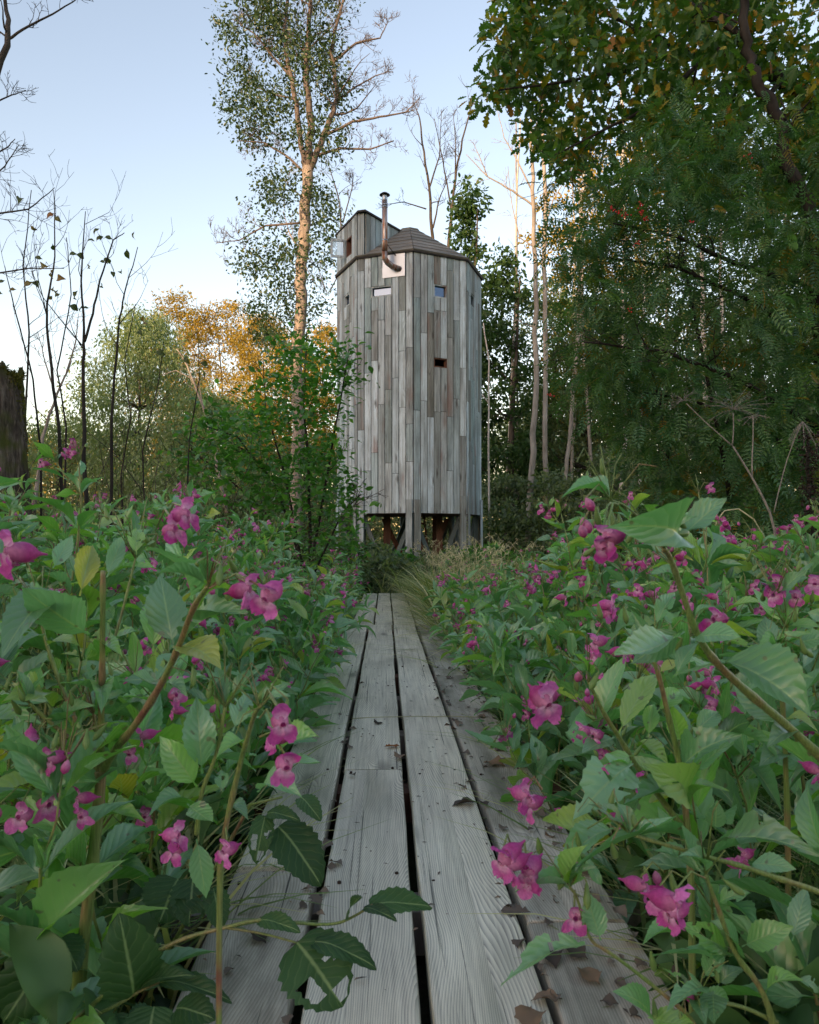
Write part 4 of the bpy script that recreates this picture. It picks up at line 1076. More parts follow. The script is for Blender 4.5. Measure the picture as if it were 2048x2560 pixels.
for i, (pts, w, lab, nl, d) in enumerate(saps):
    base = [av(x, y, d) for x, y in pts]
    if pts[0][1] > 1000: base[0].z = GZ
    t = bare_tree('sapling', lab, [(base, wpx(w, d), wpx(1.6, d))], BARK_DARK, 100 + i, 'bare saplings', twig=(3, 8, 1.0), rmin=.0022, main_n=6, up=.5)
    for _ in range(nl):
        k = rs.uniform(.68, 1.0) * (len(base) - 1); a = min(int(k), len(base) - 2)
        p = base[a].lerp(base[a + 1], k - a) + Vector((rs.gauss(0, .13), rs.gauss(0, .1), rs.gauss(0, .08)))
        dd = Vector((rs.gauss(0, 1), rs.gauss(0, .6), rs.gauss(-.4, .5)))
        s = rs.uniform(.055, .11)
        o = link('leaf', dry_me, t, mat4(frame(dd, (rs.gauss(0, 1), -1.2, .3)), p, (s,) * 3))
# fine tangle of brushwood behind the saplings
b = MB(); rs = random.Random(72)
for i in range(260):
    x = rs.uniform(-20, 560); d = rs.uniform(8, 16)
    p = av(x, 1130, d); p.z = GZ
    h = rs.uniform(.8, 2.6); q = [p]; dv = Vector((rs.gauss(0, .5), rs.gauss(0, .3), 1)).normalized()
    for k in range(6):
        dv = (dv + Vector((rs.gauss(0, .22), rs.gauss(0, .2), rs.gauss(0, .15)))).normalized(); q.append(q[-1] + dv * h / 6)
    b.tube(q, [max(.003, .010 * (1 - k / 7)) for k in range(7)], 3, cap=False)
    twigs(b, q, .008, rs, 1, 5, .6, up=.2, rmin=.0025, n=3)
tag(b.obj('brushwood', BARK_TWIG), 'tangle of thin bare brush behind the saplings', 'brushwood', kind='stuff')

# bare boughs coming in at the top left from a tree beyond the frame
LB = 8.5
bare_tree('dead_tree', 'bare crooked boughs entering at the top left corner', [
    ([av(-190, 1130, LB), av(-170, 600, LB), av(-90, 380, LB), av(-25, 210, LB), av(12, 95, LB), av(20, 40, LB), av(5, -40, LB)], .07, .016),
    ([av(12, 85, LB), av(60, 55, LB), av(110, 30, LB), av(165, -5, LB)], .016, .006),
    ([av(-60, 300, LB), av(-10, 215, LB), av(25, 200, LB), av(55, 190, LB)], .013, .004),
    ([av(-90, 380, LB), av(-20, 330, LB), av(15, 310, LB), av(32, 292, LB)], .014, .004),
    ([av(-120, 460, LB), av(-30, 385, LB), av(10, 350, LB), av(40, 305, LB)], .014, .004),
    ([av(-150, 560, LB), av(-40, 455, LB), av(60, 440, LB), av(115, 395, LB)], .016, .004),
    ([av(-160, 640, LB), av(-40, 580, LB), av(60, 565, LB), av(135, 565, LB)], .014, .004)], BARK_TWIG, 120, twig=(2, 8, .8), rmin=.0035, up=.15)

# rotten mossy trunk at the left edge
def rotten():
    rs = random.Random(13); X0, Y0 = av(4, 1130, 6.2).x, 6.2
    root = empty('rotten_trunk', Vector((X0, Y0, GZ)), 'broken rotten trunk with mossy jagged top at the left edge', 'dead trunk')
    n = 96; top = av(0, 745, 6.2).z; b = MB(); vs = []; rows = 60; H = top - GZ
    ph = [rs.uniform(0, 6.28) for _ in range(12)]
    jit = [[rs.uniform(-1, 1) for k in range(n)] for i in range(rows + 1)]
    def jagf(a): return -.16 * math.cos(a) - .07 + .08 * math.sin(2 * a + ph[7]) + .07 * math.sin(3 * a + ph[8]) + .04 * abs(math.sin(7 * a + ph[9]))
    def rad(a, t):
        r = .24 * (1.25 - .35 * t + .3 * math.exp(-6 * t))
        rg = abs(math.sin(9 * a + ph[0] + 1.2 * math.sin(t * 7 + ph[5]))) * .6 + abs(math.sin(17 * a + ph[1] + .9 * math.sin(t * 11 + ph[6]))) * .4
        return r * (1 + .12 * math.sin(2 * a + ph[2]) + .06 * math.sin(5 * a + t * 4 + ph[3]) + .13 * (rg - .5) * (.6 + .4 * math.sin(t * 23 + 3 * a)))
    for i in range(rows + 1):
        t = i / rows
        for k in range(n):
            a = 2 * math.pi * k / n
            jag = jagf(a) + .025 * jit[0][k]
            z = GZ + (H + jag * t ** 5) * t; r = rad(a, t) + .007 * jit[i][k]
            vs.append((X0 + r * math.cos(a) - .06 * t, Y0 + r * math.sin(a), z))
    fs = [(i * n + k, i * n + (k + 1) % n, (i + 1) * n + (k + 1) % n, (i + 1) * n + k) for i in range(rows) for k in range(n)]
    c0 = len(vs)
    for k in range(n):
        v = vs[rows * n + k]; vs.append(((v[0] - X0) * .6 + X0 - .02, (v[1] - Y0) * .6 + Y0, v[2] - .3))
    fs += [(rows * n + k, rows * n + (k + 1) % n, c0 + (k + 1) % n, c0 + k) for k in range(n)]
    fs.append(tuple(c0 + k for k in range(n)))
    b.add(vs, fs); b.obj('trunk', BARK_STUMP, root)
    mrng = np.random.default_rng(4); N = 9000
    ang = mrng.uniform(0, 6.28, N); tt_ = np.where(mrng.random(N) < .35, mrng.uniform(.93, 1.0, N), mrng.uniform(.05, .98, N))
    msk = (np.sin(ang * 2 + 1) + np.sin(tt_ * 9 + 2 * ang) + mrng.normal(size=N) * .3 > .75) | (tt_ > .965)
    ang, tt_ = ang[msk], tt_[msk]; m = len(ang)
    rr = np.array([rad(a, min(t, 1)) for a, t in zip(ang, tt_)]) * np.where(tt_ > .985, mrng.uniform(.85, 1.02, m), 1.0)
    pos = np.stack([X0 - .06 * tt_ + rr * np.cos(ang), Y0 + rr * np.sin(ang), GZ + (H + np.array([jagf(a) for a in ang]) * tt_ ** 5) * tt_], 1)
    X = mrng.normal(size=(m, 3)); X[:, 2] += .4
    mm = leaf_mat('moss', [(0, (.06, .065, .015)), (1, (.14, .13, .03))], .2, .9, .1)
    tag(link('moss', scatter('moss', T_rhomb(), pos, frames_np(X, mrng.normal(size=(m, 3))), mrng.uniform(.012, .035, m), mrng.random(m), mm), root), kind='stuff')
rotten()

# ------------------------------------------------------------------ balsam: shared meshes of leaf, flower, pod
LEAF_V = []
for i, (ar, fo, wo, ph, tw) in enumerate([(.10, .30, .012, 0, .1), (.16, .45, .02, 1.3, -.25), (.05, .20, .015, 2.1, .3), (.20, .55, .025, 3.3, 0), (-.06, .35, .02, 4.0, -.4), (.13, .7, .02, 5.0, .5)]):
    LEAF_V.append(T_lance(20, ar, fo, wo, ph, tw))
for i, (ar, fo, wo, ph, tw) in enumerate([(.02, .15, .03, 0.6, .7), (.24, .35, .03, 2.3, -.7), (.12, .5, .03, 1.9, .2), (.08, .3, .02, 3.1, -.2), (.15, .4, .03, 4.4, .4)]):
    T = T_lance(20, ar, fo, wo, ph, tw)
    if i >= 2:      # eaten edges and holes
        rs = random.Random(i); cut = set()
        for _ in range(2 + i): c = rs.randrange(6, 18); k = rs.choice((0, 3, 1)); cut |= {c * 4 + k, (c + 1) * 4 + k} if rs.random() < .6 else {c * 4 + k}
        T = (T[0], [f for n_, f in enumerate(T[1]) if n_ not in cut], T[2])
    LEAF_V.append(T)
NLV = len(LEAF_V)
LEAF_ME = [template_mesh('leaf', T, BALSAM) for T in LEAF_V]
LEAF_LOW = [T_lance(7, ar, fo, wo, ph, tw, (-1, 0, 1), .0) for ar, fo, wo, ph, tw in [(.12, .35, .012, 0, .1), (.18, .45, .02, 1.3, -.25), (.05, .25, .015, 2.1, .3)]]

def petal_grid(w, h, cup, curl, n=7, m=6, lobe=0.0, ph=0.0):
    """a rounded petal growing along +z from the origin, bent forward (+x) by curl"""
    vs = []
    for i in range(n + 1):
        t = i / n; a = curl * t
        x = h * (1 - math.cos(a)) / max(curl, 1e-3) if abs(curl) > 1e-3 else 0
        z = h * math.sin(a) / curl if abs(curl) > 1e-3 else h * t
        ww = w * (max(0.02, 1 - (2 * t - 1.05) ** 2) ** .5 * .85 + .15 * (1 - t))
        for k in range(m + 1):
            s = 2 * k / m - 1
            vs.append((x + cup * s * s * .5 * h + .10 * h * math.sin(9 * t + 5 * s + ph) + .05 * h * math.sin(17 * s + 3 * ph) * t, s * ww * (1 + .12 * math.sin(13 * t + 2 * ph) * t), z - lobe * (1 - abs(s)) * h * .12 * t))
    fs = [(i * (m + 1) + k, i * (m + 1) + k + 1, (i + 1) * (m + 1) + k + 1, (i + 1) * (m + 1) + k) for i in range(n) for k in range(m)]
    return vs, fs
def flower_bits(v):
    """local: mouth faces +x, up is +z, origin at the throat; returns the mesh builders of pouch, hood and lips"""
    rs = random.Random(v)
    pouch = MB(); prof = [(.0035, .006), (.0088, -.001), (.0108, -.010), (.0098, -.017), (.0065, -.023), (.003, -.027), (.0016, -.031), (.001, -.036)]
    M = Matrix.Rotation(math.radians(90 + 14 * rs.uniform(-1, 1)), 4, 'Y')
    pouch.lathe(M, prof, 10)
    hood = MB(); vs, fs = petal_grid(.0115 * rs.uniform(.8, 1.1), .020 * rs.uniform(.85, 1.15), rs.uniform(.1, .7), .9 + rs.uniform(-.5, .9), ph=rs.uniform(0, 6)); hood.add([(x, y, z + .005) for x, y, z in vs], fs)
    lips = []
    for s in (-1, 1):
        b = MB(); vs, fs = petal_grid(.0105 * rs.uniform(.75, 1.1), .023 * rs.uniform(.8, 1.2), rs.uniform(-.5, .2), .8 + rs.uniform(-.5, .7), ph=rs.uniform(0, 6))
        R = Matrix.Rotation(math.pi + s * math.radians(24 + rs.uniform(-12, 16)), 3, 'X') @ Matrix.Rotation(.35, 3, 'Y')
        R = Matrix.Scale(-1, 3, (1, 0, 0)) @ Matrix.Rotation(math.radians(20), 3, 'Y') if False else R
        q = [R @ Vector((-x, y, z)) for x, y, z in vs]
        b.add([(abs(p.x) * .9 + .002, p.y + s * .003, p.z - .003) for p in q], fs); lips.append(b)
    return pouch, hood, lips
FLOW_PARTS = []; FLOW_ME = []
for v in range(9):
    pouch, hood, lips = flower_bits(v)
    FLOW_PARTS.append((pouch.mesh('flower', POUCH), hood.mesh('hood_petal', PETAL), [l.mesh('lip_petal', PETAL) for l in lips]))
    b = MB(); b.add(hood.v, hood.f)
    for l in lips: b.add(l.v, l.f)
    nf = len(b.f); b.add(pouch.v, pouch.f)
    me = b.mesh('flower', PETAL); me.materials.append(POUCH)
    me.polygons.foreach_set('material_index', [0] * nf + [1] * (len(b.f) - nf))
    FLOW_ME.append(me)
b = MB(); b.lathe(Matrix.Rotation(math.pi, 4, 'X'), [(.0008, 0), (.0022, .004), (.0035, .012), (.0048, .019), (.004, .024), (.0006, .029)], 7); POD_ME = b.mesh('seed_pod', POD)
b = MB(); b.lathe(Matrix.Rotation(math.pi, 4, 'X'), [(.0008, 0), (.004, .004), (.006, .009), (.005, .014), (.001, .018)], 7); BUD_ME = b.mesh('flower_bud', POUCH)

class Plant:
    """collects stems, leaves, flowers and pods in world space and then builds one thing"""
    def __init__(s, base, rng):
        s.base = Vector(base); s.rng = rng; s.mb = MB(); s.leaves = []; s.flowers = []; s.pods = []
    def stem(s, pts, r0, r1, n=7):
        m = len(pts) - 1
        s.mb.tube(pts, [(r0 + (r1 - r0) * i / m) * (1.22 if i % 5 == 2 and m > 6 else .96 + .06 * s.rng.random()) for i in range(m + 1)], n)
    def leaf(s, p, d, up, L, Wd, var=None):
        s.leaves.append((mat4(frame(d, up), p, (L, Wd, L)), s.rng.randrange(NLV) if var is None else var))
    def inflorescence(s, p, d, n, big=1.0, pods=.55):
        rng = s.rng
        for k in range(rng.randint(4, 8)):      # spent stalks
            a = Vector((rng.gauss(0, 1), rng.gauss(0, 1), rng.gauss(.5, .5))).normalized(); l = rng.uniform(.03, .09)
            q = p + d * .02 + a * l * .6 + Vector((0, 0, .02)); e = q + (a * .5 + Vector((0, 0, rng.uniform(-.9, .2)))) * l * .5
            s.mb.tube([p, q, e], [.0011, .0009, .0007], 3, cap=False)
            if rng.random() < .35: s.pods.append((mat4(frame((rng.gauss(0, .4), rng.gauss(0, .4), .2), (rng.gauss(0, .3), rng.gauss(0, .3), 1)), e, (.8, .8, .8)), False))
        for k in range(n):
            a = Vector((rng.gauss(0, 1), rng.gauss(0, 1), rng.gauss(.2, .5))).normalized()
            e = p + d * .03 * big + a * rng.uniform(.025, .065) * big
            mid = (p + e) / 2 + Vector((0, 0, .018))
            s.mb.tube([p, mid, e], .0011, 4, cap=False)
            if rng.random() < pods:
                s.pods.append((mat4(frame((rng.gauss(0, .4), rng.gauss(0, .4), .2), (rng.gauss(0, .3), rng.gauss(0, .3), 1)), e), rng.random() < .3))
            else: s.flower(e + Vector((0, 0, -.012)), None, big * rng.uniform(.72, .98))
    def flower(s, p, face=None, sc=1.0):
        rng = s.rng
        if face is None: face = Vector((rng.gauss(0, 1), rng.gauss(-.7, .8), rng.gauss(-.1, .3)))
        up = Vector((rng.gauss(0, .25), rng.gauss(0, .25), 1))
        s.flowers.append((mat4(frame(face, up), p, (sc, sc, sc)), rng.randrange(9)))
    def build(s, label, group, near, petals=False):
        root = empty('balsam', s.base, label, 'flowering plant', group)
        if s.mb.v: s.mb.obj('stem', STEM, root)
        if near:
            for M, v in s.leaves: link('leaf', LEAF_ME[v], root, M)
        elif s.leaves:
            pos = []; R = []; sc = []
            for M, v in s.leaves:
                l, q, c = M.decompose(); pos.append(tuple(l)); R.append(np.array(q.to_matrix())); sc.append(tuple(c))
            tag(link('foliage', scatter('foliage', LEAF_LOW[0], pos, np.array(R), sc, [s.rng.random() for _ in pos], BALSAM_FAR), root), kind='stuff')
        for M, v in s.flowers:
            if petals:
                fp = FLOW_PARTS[v]; o = link('flower', fp[0], root, M)
                link('hood_petal', fp[1], o, M)
                for l in fp[2]: link('lip_petal', l, o, M)
            else: link('flower', FLOW_ME[v], root, M)
        for M, bud in s.pods: link('flower_bud' if bud else 'seed_pod', BUD_ME if bud else POD_ME, root, M)
        return root

def grow_balsam(base, H, lean, rng, bloom=1.0, leafmin=.3, big=1.0, dens=1.0):
    pl = Plant(base, rng)
    base = Vector(base); top = base + Vector((lean[0], lean[1], H))
    n = 9; pts = []
    for i in range(n + 1):
        t = i / n; p = base.lerp(top, t) + Vector((lean[0], lean[1], 0)) * (t * t - t) * .6
        pts.append(p + Vector((rng.gauss(0, .008), rng.gauss(0, .008), 0)) * (1 if 0 < i else 0))
    r = .0075 * H / 1.1 * big
    pl.stem(pts, r, r * .32)
    def whorl(p, ax, L, cnt, a0, out):
        o = ax.orthogonal().normalized(); q = ax.cross(o)
        for k in range(cnt):
            a = a0 + 2 * math.pi * k / cnt + rng.uniform(-.3, .3)
            d = (o * math.cos(a) + q * math.sin(a)) * out + ax * rng.uniform(.2, 1.0) + Vector((0, 0, rng.uniform(-.3, .15)))
            l = L * rng.uniform(.75, 1.15)
            pl.leaf(p, d, Vector((rng.gauss(0, .35), rng.gauss(0, .35), 1)), l, l * rng.uniform(.21, .31))
    z = leafmin * H; a0 = rng.uniform(0, 6)
    while z < H * .98:
        t = z / H; i = min(int(t * n), n - 1); p = pts[i].lerp(pts[i + 1], t * n - i); ax = (pts[i + 1] - pts[i]).normalized()
        L = (.25 - .11 * t) * big * rng.uniform(.85, 1.1)
        whorl(p, ax, L, 3 if t < .9 else 4, a0, 1.0); a0 += 1.05
        if t > .45 and rng.random() < .62 * dens:
            a = rng.uniform(0, 6.28); d = Vector((math.cos(a), math.sin(a), rng.uniform(.7, 1.4))).normalized(); bl = rng.uniform(.14, .36) * (1.3 - t)
            q = [p, p + d * bl * .5, p + d * bl * .95 + Vector((0, 0, bl * .12))]
            pl.stem(q, r * .45, r * .2, 5)
            whorl(q[1], d, L * .8, 2, rng.uniform(0, 6), 1.0); whorl(q[2], d, L * .62, 3, rng.uniform(0, 6), .8)
            if rng.random() < bloom: pl.inflorescence(q[2], d, rng.randint(2, 4), big)
        z += rng.uniform(.075, .13) * (.8 + .4 * H) * (1.1 - .35 * t)
    pl.inflorescence(pts[-1], Vector((0, 0, 1)), rng.randint(3, 5) if rng.random() < bloom else 1, big)
    return pl

# ---- foreground plants, stem by stem and leaf by leaf as the photograph shows them
def L5(x, y): return (x / 2.156, 1100 + y / 2.156)
def R6(x, y): return (1250 + x / 2.1617, 1150 + y / 2.161)
def BLc(x, y): return (x / 2.156, 1900 + y / 2.156)
def BRc(x, y): return (1250 + x / 2.162, 1900 + y / 2.162)

def hero(label, conv, d0, stems, leaves, flowers, seed, base=None, pods=()):
    """stems: (points, r0, r1, dd); leaves: (bx,by,tx,ty,width,tilt,ddtip); flowers: (x,y,scale,dd)"""
    rng = random.Random(seed)
    def pt(x, y, dd=0.0): return at(*conv(x, y), d0 + dd)
    first = pt(*stems[0][0][0])
    b = Vector((first.x, first.y, GZ)) if base is None else Vector(base)
    pl = Plant(b, rng)
    for i, (pts, r0, r1, dd) in enumerate(stems):
        q = [pt(x, y, dd * k / max(1, len(pts) - 1)) for k, (x, y) in enumerate(pts)]
        if i == 0 and q[0].z > GZ + .02: q = [b] + q
        if len(q) == 2: q = [q[0], (q[0] + q[1]) / 2 + Vector((0, .004, .004)), q[1]]
        # densify and smooth
        for _ in range(2):
            q = [q[0]] + [v for a, c in zip(q, q[1:]) for v in (a.lerp(c, .25), a.lerp(c, .75))] + [q[-1]]
        pl.stem(q, r0 * .8, r1 * .8, 8)
        if r1 < .0042:          # young leaves and spent stalks close the shoot
            e = q[-1]; dv = (q[-1] - q[-4]).normalized()
            for k in range(3):
                a = Vector((rng.gauss(0, 1), rng.gauss(0, .6), rng.gauss(.3, .5))); l = rng.uniform(.035, .075)
                pl.leaf(e, a.normalized() + dv * .6, Vector((rng.gauss(0, .4), -.4, 1)), l, l * .34)
            pl.inflorescence(e, dv, 2, .8, 1.0)
    for lf in leaves:
        bx, by, tx, ty, w = lf[:5]; tilt = lf[5] if len(lf) > 5 else 0; ddt = lf[6] if len(lf) > 6 else rng.uniform(-.05, .03)
        dd = lf[7] if len(lf) > 7 else 0.0
        A = pt(bx, by, dd); B = pt(tx, ty, dd + ddt); L = (B - A).length
        wd = w / 2.16 / F * d0
        cam_dir = (Vector((0, 0, CAMH)) - A).normalized()
        # tilt 1: upper face to the camera, -1: underside seen, 0: seen from above
        if tilt >= 0: up = Vector((0, 0, 1)) * (1 - tilt) + cam_dir * (tilt + .25)
        else: up = Vector((0, 0, 1)) * (1 + tilt) - cam_dir * (-tilt + .1)
        fr = frame(B - A, up); yv = fr.col[1]; vw = (A - Vector((0, 0, CAMH))).normalized()
        pl.leaf(A, B - A, up, L, min(wd * 1.06 / max(.3, math.sqrt(max(0.0, 1 - yv.dot(vw) ** 2))), L * .5), None)
    for fl in flowers:
        x, y, s = fl[:3]; dd = fl[3] if len(fl) > 3 else 0.0
        p = pt(x, y, dd)
        face = Vector((rng.uniform(-2.2, 2.2), -1, rng.uniform(-.3, .25)))
        pl.flower(p, face, s * .84)
        e = fl[4] if len(fl) > 4 else None
        if e:
            q = pt(e[0], e[1], dd * .7); pl.mb.tube([p + Vector((0, .008, .006)), (p + q) / 2 + Vector((0, 0, .02)), q], .0012, 5, cap=False)
    for x, y, bud in pods:
        p = pt(x, y); pl.pods.append((mat4(frame((1, 0, .2), (rng.gauss(0, .3), rng.gauss(0, .3), 1)), p), bud))
    return pl.build(label, 'balsam plants nearest the camera', True, True)

hero('big forked balsam with thick ribbed stem at the left front, leaves on all sides', L5, 1.12,
     [([(400, 3150), (470, 2530), (512, 2175), (535, 1950), (545, 1780)], .0125, .0100, 0),
      ([(548, 1790), (640, 1640), (730, 1540), (870, 1320), (960, 1130), (1040, 900), (1120, 790)], .0078, .0035, -.22),
      ([(545, 1780), (545, 1600), (545, 1450), (553, 1180), (555, 705)], .0075, .0045, -.05),
      ([(540, 1790), (430, 1650), (300, 1550), (160, 1420)], .0045, .003, -.06),
      ([(530, 1780), (440, 1560), (370, 1440), (230, 1050), (222, 905)], .0045, .0028, .05),
      ([(600, 1130), (660, 930), (730, 640)], .0032, .002, .03),
      ([(535, 1760), (515, 1560), (505, 1480)], .004, .003, 0)],
     [(480, 1045, 118, 792, 235, -.7, -.12), (330, 800, 5, 1180, 190, .1, -.14), (430, 840, 498, 568, 122, .9, .05), (285, 690, 388, 513, 92, .8, .05), (575, 740, 668, 515, 86, .8, .06),
      (735, 620, 735, 478, 120, .9, .03), (1030, 880, 788, 588, 150, .35, -.12, -.1), (935, 1120, 862, 720, 205, .95, .04, -.06), (825, 1145, 842, 875, 150, .9, .06, -.02), (975, 1115, 1335, 925, 120, .25, -.08, -.1),
      (965, 1120, 1192, 1232, 165, .3, -.08, -.12), (1070, 912, 1335, 862, 62, .1, -.05, -.14), (600, 1140, 742, 1035, 75, .1, -.03), (545, 1345, 548, 1475, 115, .25, -.1), (530, 1180, 662, 1172, 90, .2, -.06),
      (515, 1345, 328, 1305, 112, .3, -.08), (362, 1645, 522, 1438, 112, .35, -.06), (235, 1200, 118, 1402, 130, .8, .02), (285, 1480, 2, 1420, 105, .2, -.1), (22, 1690, 132, 1508, 118, .9, .02),
      (375, 1640, 2, 1742, 120, .25, -.12), (600, 1640, 820, 1640, 80, .15, -.05), (590, 1700, 700, 1560, 120, .9, 0), (470, 1700, 300, 1830, 130, .3, -.06), (400, 1480, 250, 1560, 110, .3, -.05),
      (550, 1190, 480, 1290, 90, .3, -.05), (240, 1060, 90, 1130, 90, .2, -.06), (225, 920, 60, 940, 70, .4, .02), (540, 1475, 660, 1340, 100, .5, .02), (960, 1140, 840, 1300, 90, .3, -.05, -.06),
      (880, 1310, 720, 1260, 80, .2, -.05, -.05), (870, 1320, 1010, 1380, 80, .2, -.05, -.06), (700, 1575, 560, 1560, 90, .6, 0), (250, 1110, 430, 1110, 80, .2, -.04)],
     [(1440, 845, 1.15, -.36, (1130, 800)), (1330, 805, 1.0, -.33, (1130, 800)), (60, 600, 1.25, -.33, (150, 690)), (1000, 395, .95, -.30, (880, 470)), (935, 480, .9, -.3, (850, 460))], 201, pods=((1160, 700, True), (1130, 780, True), (1210, 660, True)))
hero('balsam with long bare branch and two stacked flowers over the left planks', L5, .98,
     [([(1180, 2420), (1200, 2150), (1290, 1760), (1330, 1620), (1370, 1480), (1400, 1440)], .0055, .0025, -.12), ([(1060, 2130), (1080, 1900), (1170, 1700), (1215, 1440)], .004, .0025, 0)],
     [(1090, 1800, 1058, 1385, 165, .85, .03), (1062, 1870, 858, 1595, 200, .9, .0), (1195, 1445, 1200, 1268, 125, .9, .04), (1255, 1570, 1335, 1365, 135, .8, .05), (1240, 1405, 1445, 1198, 70, .15, .02), (1330, 1640, 1165, 1720, 80, .2, -.05),
      (1500, 1690, 1725, 1600, 110, .2, -.03), (1530, 1720, 1730, 1740, 80, .15, -.03), (1390, 1900, 1630, 1930, 130, .3, -.05), (1000, 1930, 800, 2030, 90, .2, -.05), (1200, 1900, 1190, 1780, 85, .7, .03), (1010, 1960, 1150, 2060, 130, .5, -.04), (1060, 2150, 1110, 2470, 120, .9, 0), (1230, 2000, 1340, 2050, 100, .3, -.04)],
     [(1520, 1530, 1.0, -.22, (1400, 1445)), (1540, 1760, 1.0, -.22, (1400, 1600)), (1480, 1610, .85, -.2, (1400, 1500)), (945, 1375, .85, .12), (940, 1455, .7, .12), (770, 1595, .85, .1), (700, 1690, .75, .1), (950, 2130, .95, -.1), (940, 2210, .85, -.1), (1215, 2215, .85, -.1, (1220, 2150)), (430, 1930, .9, .05), (440, 2030, .8, .05)], 202)
hero('tall balsam leaning in at the right, one bright green leaf and hanging flowers on top', R6, 1.0,
     [([(2100, 2300), (1850, 1720), (1620, 1490), (1320, 1240), (1160, 1090), (1060, 940), (990, 730), (920, 520), (885, 480)], .0085, .0035, -.12), ([(885, 480), (800, 360), (690, 250), (600, 215)], .002, .0012, -.05)],
     [(905, 490, 555, 372, 175, .75, -.12, -.12), (930, 465, 1225, 203, 72, .25, .05, -.12), (872, 395, 892, 288, 100, .6, .02, -.12), (1040, 960, 1300, 955, 125, .35, -.06, -.08), (1000, 925, 618, 1052, 105, .25, -.1, -.08),
      (990, 915, 715, 1100, 160, -.8, .0, -.05), (1175, 1085, 1690, 1400, 205, .25, -.1, -.04), (1510, 1430, 1250, 1195, 185, .8, .03, .02), (950, 1175, 1075, 985, 75, .3, .02, -.06), (842, 905, 946, 718, 80, .4, .03, -.04), (1050, 872, 1165, 790, 68, .2, -.02, -.08),
      (1170, 1110, 930, 1180, 80, .2, -.04), (1330, 1250, 1480, 1180, 90, .3, 0), (1620, 1490, 1440, 1560, 110, .3, -.05)],
     [(580, 425, 1.15, -.2, (640, 240)), (560, 470, .9, -.2, (600, 230)), (1165, 860, 1.0, -.05, (1090, 800)), (1185, 915, .8, -.05)], 203, pods=((520, 250, False), (600, 270, False), (640, 290, False), (470, 325, True), (450, 310, True)))
hero('balsam with broad pale-ribbed leaves standing right of the planks', R6, 1.15,
     [([(1040, 2250), (1000, 1850), (965, 1600), (910, 1380), (865, 1180), (820, 1050)], .008, .0035, -.03), ([(1000, 2000), (870, 1830), (740, 1660), (640, 1490), (560, 1370), (480, 1200)], .0065, .0025, -.12)],
     [(980, 1535, 930, 1320, 195, .8, .0), (850, 1360, 972, 1250, 135, .85, .03), (640, 1485, 862, 1150, 120, .35, .06, -.05), (960, 1690, 1305, 1485, 150, .35, -.06), (985, 1860, 760, 1640, 195, .6, -.06), (1020, 1830, 640, 1890, 110, .2, -.08),
      (715, 1640, 395, 1950, 240, .7, -.08, -.1), (1030, 1880, 1240, 1790, 110, .2, -.06), (800, 1500, 830, 1320, 85, .9, .03), (620, 1500, 440, 1590, 110, .3, -.05, -.06), (720, 1600, 480, 1680, 100, .3, -.06, -.08), (500, 1560, 350, 1470, 80, .5, 0, -.05), (860, 1150, 980, 1090, 70, .3, 0), (1050, 1480, 1180, 1360, 130, .8, .03, .05), (600, 1960, 230, 1945, 110, .25, -.08, -.1)],
     [(250, 1310, 1.3, -.32, (320, 1200)), (240, 1270, 1.0, -.3, (310, 1190)), (520, 985, .95, .0, (600, 900)), (500, 1060, .95, .02), (525, 1130, .9, .02), (665, 1035, 1.0, .1), (1140, 1320, .95, .1), (730, 1730, .8, -.1), (510, 1490, .9, -.08), (440, 1465, .9, -.02), (600, 780, 1.2, .35), (590, 830, 1.0, .35)], 204, pods=((530, 770, False), (670, 790, False), (405, 1160, False), (260, 1190, False), (290, 1180, False)))
